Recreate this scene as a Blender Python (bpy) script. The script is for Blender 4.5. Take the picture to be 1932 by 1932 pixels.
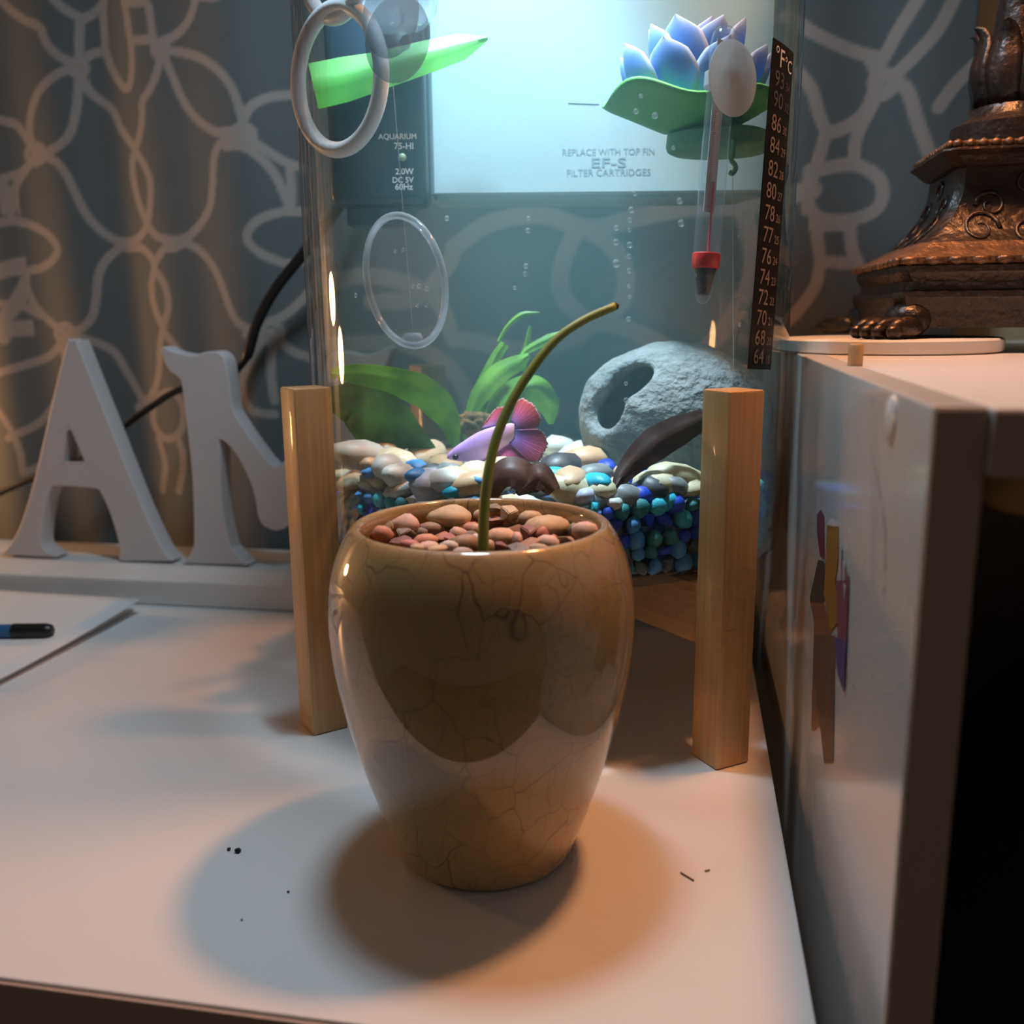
import bpy, bmesh, math, random
import numpy as np
from mathutils import Vector, Matrix, noise

scene = bpy.context.scene
for o in list(bpy.data.objects):
    bpy.data.objects.remove(o)
R = math.radians
random.seed(7)

# ------------------------------------------------------------------ camera
FPX, PITCH, ROLL, CAM_H = 1783.0, R(11.8), R(-0.6), 0.1716
cam_data = bpy.data.cameras.new('camera')
cam_data.sensor_fit = 'HORIZONTAL'
cam_data.sensor_width = 36.0
cam_data.lens = 36.0 * FPX / 1932.0
cam_data.clip_start = 0.005
cam_data.clip_end = 50
cam_data.dof.use_dof = True
cam_data.dof.focus_distance = 0.345
cam_data.dof.aperture_fstop = cam_data.lens / 1000 / 0.0030
cam = bpy.data.objects.new('camera', cam_data)
scene.collection.objects.link(cam)
cam.matrix_world = (Matrix.Translation((0, 0, CAM_H)) @ Matrix.Rotation(R(90) - PITCH, 4, 'X')
                    @ Matrix.Rotation(ROLL, 4, 'Z'))
scene.camera = cam

# ------------------------------------------------------------------ world, lights, exposure
scene.view_settings.view_transform = 'Standard'
scene.view_settings.look = 'None'
scene.view_settings.gamma = 1.0
scene.view_settings.use_curve_mapping = False
scene.view_settings.exposure = 0.12
world = bpy.data.worlds.new('world')
scene.world = world
world.use_nodes = True
world.node_tree.nodes['Background'].inputs[0].default_value = (1.0, 0.80, 0.66, 1)
world.node_tree.nodes['Background'].inputs[1].default_value = 0.062
scene.cycles.max_bounces = 7
scene.cycles.transparent_max_bounces = 40
scene.cycles.volume_bounces = 0
scene.cycles.use_adaptive_sampling = True
scene.cycles.adaptive_threshold = 0.05
scene.cycles.adaptive_min_samples = 12
scene.cycles.sample_clamp_indirect = 3.0
scene.cycles.caustics_reflective = False
scene.cycles.caustics_refractive = False
scene.cycles.use_denoising = True


def add_light(name, kind, loc, power, color, **kw):
    d = bpy.data.lights.new(name, kind)
    d.energy = power
    d.color = color
    for k, v in kw.items():
        setattr(d, k, v)
    o = bpy.data.objects.new(name, d)
    scene.collection.objects.link(o)
    o.location = loc
    return o


LED = (-0.030, 0.372, 0.530)          # the tank's LED lamp, above the water
led_light = add_light('tank_led_light', 'AREA', LED, 1.15, (0.64, 0.84, 1.0), shape='DISK', size=0.08)
led_light.rotation_euler = (R(4), 0, 0)   # tilted a little toward the back of the tank
tank_spot = add_light('added_tank_spot', 'SPOT', LED, 19.0, (0.62, 0.86, 1.0), spot_size=R(37), spot_blend=0.6, shadow_soft_size=0.02)  # narrow spot added to brighten only the inside of the tank
tank_spot.rotation_euler = (R(9.3), R(-6.3), 0)
BULB = (0.152, 0.360, 0.520)          # warm bulb in the added shade by the bronze lamp, above the picture
add_light('table_lamp_light', 'POINT', BULB, 5.4, (1.0, 0.42, 0.15), shadow_soft_size=0.022)
# a second warm lamp of the room, beyond the left edge
add_light('room_lamp_light', 'POINT', (-0.66, 0.68, 0.13), 3.0, (1.0, 0.50, 0.20), shadow_soft_size=0.03)

# ------------------------------------------------------------------ placing helpers
YAW = R(-10.6)
U = Vector((math.cos(YAW), math.sin(YAW), 0))
V = Vector((-math.sin(YAW), math.cos(YAW), 0))
Z = Vector((0, 0, 1))
CAMP = Vector((0, 0, CAM_H))


def uv(u, v, z=0.0):
    return U * u + V * v + Z * z


def ray(x, y):
    a, b = x - 966, -(y - 966)
    c, s = math.cos(ROLL), math.sin(ROLL)
    a, b = c * a - s * b, s * a + c * b
    cp, sp = math.cos(-PITCH), math.sin(-PITCH)
    return Vector((a, FPX * cp - b * sp, FPX * sp + b * cp))


def at_y(x, y, Y):
    d = ray(x, y)
    return CAMP + d * (Y / d.y)


def at_z(x, y, z):
    d = ray(x, y)
    return CAMP + d * ((z - CAM_H) / d.z)


def at_v(x, y, v):
    d = ray(x, y)
    return CAMP + d * (v / d.dot(V))


def at_u(x, y, u):
    d = ray(x, y)
    return CAMP + d * (u / d.dot(U))


TC = Vector((0.0167, 0.4420, 0))      # axis of the round fish tank
TR = 0.1073
GLASS_T = 0.0028
TB = 0.0705                           # underside of the tank
TTOP = 0.360


def at_cyl(x, y, rad):
    d = ray(x, y)
    o = CAMP - TC
    a = d.x ** 2 + d.y ** 2
    b = 2 * (d.x * o.x + d.y * o.y)
    c = o.x ** 2 + o.y ** 2 - rad * rad
    q = max(0, b * b - 4 * a * c)
    return CAMP + d * ((-b - math.sqrt(q)) / (2 * a))


def on_tank(theta, z, rad):
    return TC + Vector((rad * math.cos(theta), rad * math.sin(theta), z))


# ------------------------------------------------------------------ materials
def nodes_of(m):
    m.use_nodes = True
    return m.node_tree.nodes, m.node_tree.links, m.node_tree.nodes['Principled BSDF']


def mat(name, color, rough=0.5, metal=0.0, coat=0.0, spec=0.5, var=None, scale=40.0, bump=0.0,
        bump_scale=200.0, trans=0.0, sss=0.0, emis=None, randval=0.0, stretch=None, detail=4.0, bump_dist=0.001):
    """Principled material with optional noise colour variation and fine bump."""
    m = bpy.data.materials.new(name)
    n, l, p = nodes_of(m)
    p.inputs['Base Color'].default_value = (*color, 1)
    p.inputs['Roughness'].default_value = rough
    p.inputs['Metallic'].default_value = metal
    p.inputs['Coat Weight'].default_value = coat
    p.inputs['Coat Roughness'].default_value = 0.04
    p.inputs['Specular IOR Level'].default_value = spec
    p.inputs['Transmission Weight'].default_value = trans
    if sss:
        p.inputs['Subsurface Weight'].default_value = sss
        p.inputs['Subsurface Radius'].default_value = (0.004, 0.003, 0.002)
    if emis:
        p.inputs['Emission Color'].default_value = (*emis[0], 1)
        p.inputs['Emission Strength'].default_value = emis[1]
    tc = n.new('ShaderNodeTexCoord')
    vec = tc.outputs['Object']
    if stretch:
        mp = n.new('ShaderNodeMapping')
        mp.inputs['Scale'].default_value = stretch
        l.new(vec, mp.inputs['Vector'])
        vec = mp.outputs[0]
    out = None
    if var:
        nz = n.new('ShaderNodeTexNoise')
        nz.inputs['Scale'].default_value = scale
        nz.inputs['Detail'].default_value = detail
        l.new(vec, nz.inputs['Vector'])
        rp = n.new('ShaderNodeValToRGB')
        rp.color_ramp.elements[0].position = 0.32
        rp.color_ramp.elements[1].position = 0.68
        rp.color_ramp.elements[0].color = (*color, 1)
        rp.color_ramp.elements[1].color = (*var, 1)
        l.new(nz.outputs['Fac'], rp.inputs[0])
        out = rp.outputs[0]
    if randval:
        oi = n.new('ShaderNodeObjectInfo')
        mr = n.new('ShaderNodeMapRange')
        mr.inputs['To Min'].default_value = 1 - randval
        mr.inputs['To Max'].default_value = 1 + randval * 0.5
        l.new(oi.outputs['Random'], mr.inputs['Value'])
        hs = n.new('ShaderNodeHueSaturation')
        hs.inputs['Color'].default_value = (*color, 1)
        if out:
            l.new(out, hs.inputs['Color'])
        l.new(mr.outputs[0], hs.inputs['Value'])
        out = hs.outputs[0]
    if out:
        l.new(out, p.inputs['Base Color'])
    if bump:
        nb = n.new('ShaderNodeTexNoise')
        nb.inputs['Scale'].default_value = bump_scale
        nb.inputs['Detail'].default_value = 5
        l.new(vec, nb.inputs['Vector'])
        bp = n.new('ShaderNodeBump')
        bp.inputs['Strength'].default_value = bump
        bp.inputs['Distance'].default_value = bump_dist
        l.new(nb.outputs['Fac'], bp.inputs['Height'])
        l.new(bp.outputs[0], p.inputs['Normal'])
    return m


def clear_mat(name, tint=(1, 1, 1), milk=0.0, milk_col=(0.8, 0.85, 0.9), ior=1.45, rough=0.02, power=5.0):
    """Clear thin plastic or glass: light passes straight through, Fresnel reflection on top."""
    m = bpy.data.materials.new(name)
    m.use_nodes = True
    n, l = m.node_tree.nodes, m.node_tree.links
    n.clear()
    out = n.new('ShaderNodeOutputMaterial')
    tr = n.new('ShaderNodeBsdfTransparent')
    tr.inputs[0].default_value = (*tint, 1)
    gl = n.new('ShaderNodeBsdfGlossy')
    gl.inputs['Roughness'].default_value = rough
    f0 = ((ior - 1) / (ior + 1)) ** 2            # Schlick reflectance, the same from both sides
    lw = n.new('ShaderNodeLayerWeight')
    lw.inputs['Blend'].default_value = 0.5
    pw = n.new('ShaderNodeMath')
    pw.operation = 'POWER'
    pw.inputs[1].default_value = power
    l.new(lw.outputs['Facing'], pw.inputs[0])
    fr = n.new('ShaderNodeMath')
    fr.operation = 'MULTIPLY_ADD'
    fr.inputs[1].default_value = 1 - f0
    fr.inputs[2].default_value = f0
    l.new(pw.outputs[0], fr.inputs[0])
    base = tr.outputs[0]
    if milk:
        df = n.new('ShaderNodeBsdfDiffuse')
        df.inputs[0].default_value = (*milk_col, 1)
        tl = n.new('ShaderNodeBsdfTranslucent')
        tl.inputs[0].default_value = (*milk_col, 1)
        mm = n.new('ShaderNodeMixShader')
        mm.inputs[0].default_value = 0.5
        l.new(df.outputs[0], mm.inputs[1])
        l.new(tl.outputs[0], mm.inputs[2])
        mk = n.new('ShaderNodeMixShader')
        mk.inputs[0].default_value = milk
        l.new(base, mk.inputs[1])
        l.new(mm.outputs[0], mk.inputs[2])
        base = mk.outputs[0]
    mx = n.new('ShaderNodeMixShader')
    l.new(fr.outputs[0], mx.inputs[0])
    l.new(base, mx.inputs[1])
    l.new(gl.outputs[0], mx.inputs[2])
    l.new(mx.outputs[0], out.inputs[0])
    return m


def leaf_mat(name, c1, c2, scale=60, trans=0.4):
    m = bpy.data.materials.new(name)
    n, l, p = nodes_of(m)
    out = n['Material Output']
    tc = n.new('ShaderNodeTexCoord')
    nz = n.new('ShaderNodeTexNoise')
    nz.inputs['Scale'].default_value = scale
    nz.inputs['Detail'].default_value = 5
    l.new(tc.outputs['Object'], nz.inputs['Vector'])
    rp = n.new('ShaderNodeValToRGB')
    rp.color_ramp.elements[0].position = 0.35
    rp.color_ramp.elements[1].position = 0.62
    rp.color_ramp.elements[0].color = (*c1, 1)
    rp.color_ramp.elements[1].color = (*c2, 1)
    l.new(nz.outputs['Fac'], rp.inputs[0])
    l.new(rp.outputs[0], p.inputs['Base Color'])
    p.inputs['Roughness'].default_value = 0.45
    tl = n.new('ShaderNodeBsdfTranslucent')
    l.new(rp.outputs[0], tl.inputs[0])
    mx = n.new('ShaderNodeMixShader')
    mx.inputs[0].default_value = trans
    l.new(p.outputs[0], mx.inputs[1])
    l.new(tl.outputs[0], mx.inputs[2])
    l.new(mx.outputs[0], out.inputs[0])
    return m


def attr_mat(name, rough=0.5, trans=0.0, sheen=0.0, bump_scale=0.0, coat=0.0):
    """Colour from the mesh's own 'print' colour attribute."""
    m = bpy.data.materials.new(name)
    n, l, p = nodes_of(m)
    at = n.new('ShaderNodeAttribute')
    at.attribute_name = 'print'
    l.new(at.outputs['Color'], p.inputs['Base Color'])
    p.inputs['Roughness'].default_value = rough
    p.inputs['Sheen Weight'].default_value = sheen
    p.inputs['Coat Weight'].default_value = coat
    if bump_scale:
        tc = n.new('ShaderNodeTexCoord')
        nb = n.new('ShaderNodeTexNoise')
        nb.inputs['Scale'].default_value = bump_scale
        l.new(tc.outputs['Object'], nb.inputs['Vector'])
        bp = n.new('ShaderNodeBump')
        bp.inputs['Strength'].default_value = 0.15
        bp.inputs['Distance'].default_value = 0.0006
        l.new(nb.outputs['Fac'], bp.inputs['Height'])
        l.new(bp.outputs[0], p.inputs['Normal'])
    if trans:
        tl = n.new('ShaderNodeBsdfTranslucent')
        l.new(at.outputs['Color'], tl.inputs[0])
        mx = n.new('ShaderNodeMixShader')
        mx.inputs[0].default_value = trans
        l.new(p.outputs[0], mx.inputs[1])
        l.new(tl.outputs[0], mx.inputs[2])
        l.new(mx.outputs[0], n['Material Output'].inputs[0])
    return m


def wood_mat(name, c1, c2, axis='Z', rough=0.5):
    m = bpy.data.materials.new(name)
    n, l, p = nodes_of(m)
    tc = n.new('ShaderNodeTexCoord')
    mp = n.new('ShaderNodeMapping')
    s = {'Z': (520, 520, 9), 'X': (9, 520, 520)}[axis]
    mp.inputs['Scale'].default_value = s
    l.new(tc.outputs['Object'], mp.inputs['Vector'])
    nz = n.new('ShaderNodeTexNoise')
    nz.inputs['Scale'].default_value = 1.0
    nz.inputs['Detail'].default_value = 3
    l.new(mp.outputs[0], nz.inputs['Vector'])
    rp = n.new('ShaderNodeValToRGB')
    rp.color_ramp.elements[0].position = 0.3
    rp.color_ramp.elements[1].position = 0.7
    rp.color_ramp.elements[0].color = (*c1, 1)
    rp.color_ramp.elements[1].color = (*c2, 1)
    l.new(nz.outputs['Fac'], rp.inputs[0])
    l.new(rp.outputs[0], p.inputs['Base Color'])
    p.inputs['Roughness'].default_value = rough
    p.inputs['Coat Weight'].default_value = 0.15
    return m


M = {}
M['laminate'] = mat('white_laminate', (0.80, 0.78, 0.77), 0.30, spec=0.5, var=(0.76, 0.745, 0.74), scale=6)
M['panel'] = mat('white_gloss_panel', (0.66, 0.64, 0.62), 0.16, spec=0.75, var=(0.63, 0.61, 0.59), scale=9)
M['edge'] = mat('shaded_board_edge', (0.42, 0.31, 0.25), 0.6)  # dark brown puts the shade of the camera-facing fronts into the colour
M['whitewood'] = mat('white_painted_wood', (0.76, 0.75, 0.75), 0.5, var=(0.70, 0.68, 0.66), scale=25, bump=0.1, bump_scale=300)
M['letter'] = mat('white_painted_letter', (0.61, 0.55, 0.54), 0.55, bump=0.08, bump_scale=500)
M['wood'] = wood_mat('bamboo_wood', (0.50, 0.28, 0.11), (0.60, 0.37, 0.16))
M['woodbar'] = wood_mat('bamboo_wood_bar', (0.46, 0.25, 0.10), (0.55, 0.33, 0.14), 'X')
M['wall'] = mat('warm_wall_paint', (0.78, 0.58, 0.34), 0.8, bump=0.1)
M['dark'] = mat('dark_cloth', (0.012, 0.011, 0.012), 0.9)
M['black'] = mat('black_plastic', (0.010, 0.010, 0.012), 0.35)
M['paper'] = mat('white_paper', (0.82, 0.79, 0.77), 0.7)
M['bronze'] = mat('aged_bronze', (0.040, 0.024, 0.018), 0.36, metal=0.2, spec=0.6, var=(0.016, 0.012, 0.011), scale=60,
                  bump=0.8, bump_scale=260)
M['bronzegold'] = mat('lit_gold_bronze', (0.22, 0.115, 0.052), 0.38, metal=0.3, spec=0.6, var=(0.10, 0.052, 0.03), scale=160,
                      bump=0.6, bump_scale=500)  # gold of the beads; on both ledges, lamplight put into the colour
M['shade'] = mat('added_shade_fabric', (0.75, 0.6, 0.42), 0.9)
M['glass'] = clear_mat('tank_glass', (0.985, 0.995, 0.995), ior=1.33, power=4.0)
M['clear'] = clear_mat('clear_plastic', (0.93, 0.95, 0.97), milk=0.06, ior=1.45)
M['clearrim'] = clear_mat('clear_plastic_rim', (0.9, 0.94, 0.98), milk=0.22, milk_col=(0.85, 0.92, 1.0), ior=1.5)
M['silicone'] = clear_mat('translucent_silicone', (0.8, 0.85, 0.88), milk=0.35, milk_col=(0.42, 0.46, 0.50), ior=1.4, rough=0.15)
M['whitesil'] = clear_mat('white_silicone', (0.9, 0.9, 0.9), milk=0.82, milk_col=(0.72, 0.73, 0.75), ior=1.4, rough=0.25)
M['bubble'] = clear_mat('air_bubble', (0.95, 0.97, 0.98), milk=0.20, milk_col=(0.8, 0.85, 0.88), ior=1.5)
M['ring'] = mat('white_ring_plastic', (0.88, 0.87, 0.95), 0.35, sss=0.2)
M['filter'] = mat('pale_filter_plastic', (0.33, 0.49, 0.54), 0.35, var=(0.30, 0.47, 0.52), scale=14)
M['filtertext'] = mat('filter_print', (0.16, 0.27, 0.35), 0.6)
M['pump'] = mat('dark_blue_plastic', (0.020, 0.050, 0.085), 0.35)
M['pumptext'] = mat('white_print', (0.62, 0.72, 0.76), 0.6)
M['pumplamp'] = mat('green_indicator', (0.30, 0.50, 0.36), 0.3)
M['nozzle'] = clear_mat('smoky_nozzle', (0.7, 0.75, 0.7), milk=0.35, milk_col=(0.45, 0.5, 0.42))
M['red'] = mat('red_plastic', (0.72, 0.03, 0.035), 0.4)
M['shot'] = mat('dark_lead_shot', (0.012, 0.015, 0.025), 0.45, bump=0.8, bump_scale=900)
M['card'] = mat('grey_scale_card', (0.46, 0.47, 0.52), 0.6)
M['redline'] = mat('red_print', (0.55, 0.10, 0.14), 0.6)
M['stripblack'] = mat('black_strip_plastic', (0.007, 0.008, 0.012), 0.45, spec=0.3)
M['stripwhite'] = mat('strip_white_print', (0.72, 0.74, 0.78), 0.5)
M['stripgrey'] = mat('strip_grey_print', (0.25, 0.21, 0.20), 0.5)
M['stripdim'] = mat('strip_dim_print', (0.085, 0.090, 0.12), 0.5)
M['pad'] = mat('green_foam', (0.075, 0.36, 0.085), 0.6, var=(0.11, 0.42, 0.09), scale=40)
M['padbase'] = mat('dark_green_foam', (0.10, 0.26, 0.13), 0.6)
M['thread'] = mat('fishing_thread', (0.45, 0.55, 0.55), 0.4)
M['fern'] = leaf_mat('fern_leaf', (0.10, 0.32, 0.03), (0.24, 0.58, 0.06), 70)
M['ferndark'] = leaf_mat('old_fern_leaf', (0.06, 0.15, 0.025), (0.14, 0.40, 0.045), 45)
M['blade'] = leaf_mat('bright_leaf', (0.10, 0.50, 0.06), (0.14, 0.62, 0.09), 30)
M['brownleaf'] = leaf_mat('dry_brown_leaf', (0.045, 0.022, 0.020), (0.085, 0.035, 0.028), 120, 0.15)
M['maroonleaf'] = leaf_mat('dry_maroon_leaf', (0.075, 0.028, 0.022), (0.14, 0.055, 0.040), 120, 0.15)
M['roots'] = mat('brown_roots', (0.20, 0.12, 0.035), 0.9, var=(0.07, 0.045, 0.02), scale=300)
M['stone'] = mat('grey_cave_stone', (0.17, 0.195, 0.20), 0.9, var=(0.27, 0.30, 0.30), scale=60, bump=1.0, bump_scale=170, bump_dist=0.004)
M['stem'] = mat('green_stem', (0.24, 0.33, 0.075), 0.45, var=(0.32, 0.42, 0.11), scale=80)
M['stemtip'] = mat('dry_stem_tip', (0.10, 0.05, 0.03), 0.9)
M['soil'] = mat('dark_soil', (0.05, 0.03, 0.022), 0.95)
M['crumb'] = mat('dark_crumb', (0.03, 0.025, 0.022), 0.9)
M['penblue'] = mat('pen_blue', (0.03, 0.13, 0.32), 0.35)
M['tan'] = mat('tan_cloth', (0.72, 0.42, 0.19), 0.9, bump=0.3, bump_scale=600)
M['floor'] = mat('dark_floor', (0.05, 0.035, 0.03), 0.6)

# crackle-glazed pot: ochre ceramic under a clear coat, thin brown craze lines
m = bpy.data.materials.new('crackle_glaze')
n, l, p = nodes_of(m)
tc = n.new('ShaderNodeTexCoord')
mp = n.new('ShaderNodeMapping')
mp.inputs['Scale'].default_value = (1.0, 1.0, 0.62)
l.new(tc.outputs['Object'], mp.inputs[0])
wn = n.new('ShaderNodeTexNoise')
wn.inputs['Scale'].default_value = 60
l.new(mp.outputs[0], wn.inputs['Vector'])
vm = n.new('ShaderNodeVectorMath')
vm.operation = 'SCALE'
vm.inputs['Scale'].default_value = 0.010
l.new(wn.outputs['Color'], vm.inputs[0])
va = n.new('ShaderNodeVectorMath')
l.new(mp.outputs[0], va.inputs[0])
l.new(vm.outputs[0], va.inputs[1])
lines = []
for sc, wid, mx_ in ((82, 0.018, 0.95), (150, 0.022, 0.5)):
    vo = n.new('ShaderNodeTexVoronoi')
    vo.feature = 'DISTANCE_TO_EDGE'
    vo.inputs['Scale'].default_value = sc
    l.new(va.outputs[0], vo.inputs['Vector'])
    r_ = n.new('ShaderNodeMapRange')
    r_.inputs['From Min'].default_value = 0.0
    r_.inputs['From Max'].default_value = wid
    r_.inputs['To Min'].default_value = mx_
    r_.inputs['To Max'].default_value = 0.0
    l.new(vo.outputs['Distance'], r_.inputs[0])
    lines.append(r_)
ml = n.new('ShaderNodeMath')
ml.operation = 'MAXIMUM'
l.new(lines[0].outputs[0], ml.inputs[0])
l.new(lines[1].outputs[0], ml.inputs[1])
gate = n.new('ShaderNodeTexNoise')
gate.inputs['Scale'].default_value = 28
gate.inputs['Detail'].default_value = 3
l.new(tc.outputs['Object'], gate.inputs['Vector'])
gr_ = n.new('ShaderNodeMapRange')
gr_.inputs['From Min'].default_value = 0.42
gr_.inputs['From Max'].default_value = 0.58
gr_.inputs['To Min'].default_value = 0.35
l.new(gate.outputs['Fac'], gr_.inputs[0])
gm = n.new('ShaderNodeMath')
gm.operation = 'MULTIPLY'
l.new(ml.outputs[0], gm.inputs[0])
l.new(gr_.outputs[0], gm.inputs[1])
cn = n.new('ShaderNodeTexNoise')
cn.inputs['Scale'].default_value = 24
cn.inputs['Detail'].default_value = 4
l.new(tc.outputs['Object'], cn.inputs['Vector'])
cr = n.new('ShaderNodeValToRGB')
cr.color_ramp.elements[0].position = 0.3
cr.color_ramp.elements[1].position = 0.7
cr.color_ramp.elements[0].color = (0.335, 0.200, 0.070, 1)
cr.color_ramp.elements[1].color = (0.42, 0.27, 0.105, 1)
l.new(cn.outputs['Fac'], cr.inputs[0])
mxc = n.new('ShaderNodeMixRGB')
l.new(gm.outputs[0], mxc.inputs[0])
l.new(cr.outputs[0], mxc.inputs[1])
mxc.inputs[2].default_value = (0.085, 0.035, 0.012, 1)
l.new(mxc.outputs[0], p.inputs['Base Color'])
p.inputs['Roughness'].default_value = 0.5
p.inputs['Coat Weight'].default_value = 1.0
p.inputs['Coat Roughness'].default_value = 0.025
p.inputs['Coat IOR'].default_value = 1.62
M['pot'] = m

# water: transparent skin, faint teal scattering inside
m = bpy.data.materials.new('tank_water')
m.use_nodes = True
n, l = m.node_tree.nodes, m.node_tree.links
n.clear()
out = n.new('ShaderNodeOutputMaterial')
tr = n.new('ShaderNodeBsdfTransparent')
tr.inputs[0].default_value = (0.94, 0.985, 0.985, 1)
l.new(tr.outputs[0], out.inputs['Surface'])
vs = n.new('ShaderNodeVolumeScatter')
vs.inputs['Color'].default_value = (0.45, 0.90, 0.98, 1)
vs.inputs['Density'].default_value = 1.5
l.new(vs.outputs[0], out.inputs['Volume'])
M['water'] = m

# gravel bed: many-coloured grains, grey and blue
m = bpy.data.materials.new('gravel_mix')
n, l, p = nodes_of(m)
tc = n.new('ShaderNodeTexCoord')
vo = n.new('ShaderNodeTexVoronoi')
vo.inputs['Scale'].default_value = 150
l.new(tc.outputs['Object'], vo.inputs['Vector'])
sx = n.new('ShaderNodeSeparateColor')
l.new(vo.outputs['Color'], sx.inputs[0])
rp = n.new('ShaderNodeValToRGB')
rp.color_ramp.interpolation = 'CONSTANT'
cols = [(0.0, (0.03, 0.10, 0.30)), (0.3, (0.10, 0.11, 0.12)), (0.55, (0.05, 0.22, 0.36)), (0.75, (0.25, 0.24, 0.2)), (0.9, (0.02, 0.05, 0.35))]
rp.color_ramp.elements[0].color = (*cols[0][1], 1)
rp.color_ramp.elements[1].position = cols[1][0]
rp.color_ramp.elements[1].color = (*cols[1][1], 1)
for ps, c in cols[2:]:
    e = rp.color_ramp.elements.new(ps)
    e.color = (*c, 1)
l.new(sx.outputs[0], rp.inputs[0])
l.new(rp.outputs[0], p.inputs['Base Color'])
bp = n.new('ShaderNodeBump')
bp.inputs['Strength'].default_value = 1.0
bp.inputs['Distance'].default_value = 0.003
bp.invert = True
l.new(vo.outputs['Distance'], bp.inputs['Height'])
l.new(bp.outputs[0], p.inputs['Normal'])
M['gravel'] = m


# ------------------------------------------------------------------ object helpers
def link(o):
    scene.collection.objects.link(o)
    return o


def setp(o, label=None, cat=None, group=None, kind=None):
    if label:
        o['label'] = label
    if cat:
        o['category'] = cat
    if group:
        o['group'] = group
    if kind:
        o['kind'] = kind
    return o


def thing(name, label, cat, loc=(0, 0, 0), group=None):
    o = bpy.data.objects.new(name, None)
    o.empty_display_size = 0.01
    o.location = loc
    link(o)
    return setp(o, label, cat, group)


def adopt(o, parent):
    """Parent o, whose mesh is written in world coordinates, under parent."""
    if parent is not None:
        chain = Matrix.Identity(4)
        q = parent
        mats = []
        while q is not None:
            mats.append(q)
            q = q.parent
        for q in reversed(mats):
            chain = chain @ (q.matrix_parent_inverse if q.parent else Matrix.Identity(4)) @ q.matrix_basis
        o.parent = parent
        o.matrix_parent_inverse = chain.inverted()
    return o


def shade(me, angle=None):
    me.shade_smooth()
    if angle is not None:
        me.set_sharp_from_angle(angle=R(angle))


def obj(name, data, material, parent=None, smooth=None, label=None):
    """data: bmesh, or (verts, faces), or a mesh."""
    if isinstance(data, bmesh.types.BMesh):
        me = bpy.data.meshes.new(name)
        bmesh.ops.recalc_face_normals(data, faces=data.faces[:])
        data.to_mesh(me)
        data.free()
    elif isinstance(data, tuple):
        me = bpy.data.meshes.new(name)
        me.from_pydata([tuple(v) for v in data[0]], [], data[1])
        me.update()
    else:
        me = data
    if material is not None:
        me.materials.clear()
        me.materials.append(material)
    if smooth is not None:
        shade(me, None if smooth is True else smooth)
    o = bpy.data.objects.new(name, me)
    link(o)
    adopt(o, parent)
    if label:
        o['label'] = label
    return o


def box_bm(sx, sy, sz, bevel=0.0, mtx=None, segs=2):
    """Box with its base centre at the origin."""
    bm = bmesh.new()
    bmesh.ops.create_cube(bm, size=1.0)
    bmesh.ops.scale(bm, vec=(sx, sy, sz), verts=bm.verts)
    bmesh.ops.translate(bm, vec=(0, 0, sz / 2), verts=bm.verts)
    if bevel:
        bmesh.ops.bevel(bm, geom=bm.edges[:], offset=bevel, segments=segs, affect='EDGES', profile=0.5)
    if mtx is not None:
        bmesh.ops.transform(bm, matrix=mtx, verts=bm.verts)
    return bm


def box_uv(u0, u1, v0, v1, z0, z1, bevel=0.0):
    """Box in the furniture's frame."""
    c = uv((u0 + u1) / 2, (v0 + v1) / 2, z0)
    return box_bm(u1 - u0, v1 - v0, z1 - z0, bevel, Matrix.Translation(c) @ Matrix.Rotation(YAW, 4, 'Z'))


def lathe_bm(profile, n=48, mtx=None, sx=1.0, sy=1.0):
    bm = bmesh.new()
    rings = []
    for r, z in profile:
        if r < 1e-7:
            rings.append([bm.verts.new((0, 0, z))])
        else:
            rings.append([bm.verts.new((r * sx * math.cos(2 * math.pi * k / n), r * sy * math.sin(2 * math.pi * k / n), z)) for k in range(n)])
    for a, b in zip(rings[:-1], rings[1:]):
        for k in range(n):
            k2 = (k + 1) % n
            if len(a) == 1 and len(b) == 1:
                continue
            if len(a) == 1:
                bm.faces.new((a[0], b[k2], b[k]))
            elif len(b) == 1:
                bm.faces.new((a[k], a[k2], b[0]))
            else:
                bm.faces.new((a[k], a[k2], b[k2], b[k]))
    if mtx is not None:
        bmesh.ops.transform(bm, matrix=mtx, verts=bm.verts)
    return bm


def smooth_path(pts, k=6):
    pts = [Vector(p_) for p_ in pts]
    if len(pts) < 3:
        return pts
    ext = [pts[0] * 2 - pts[1]] + pts + [pts[-1] * 2 - pts[-2]]
    res = []
    for i in range(1, len(ext) - 2):
        p0, p1, p2, p3 = ext[i - 1:i + 3]
        for s in range(k):
            t = s / k
            res.append(0.5 * ((2 * p1) + (p2 - p0) * t + (2 * p0 - 5 * p1 + 4 * p2 - p3) * t * t + (3 * p1 - p0 - 3 * p2 + p3) * t ** 3))
    res.append(pts[-1])
    return res


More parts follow.
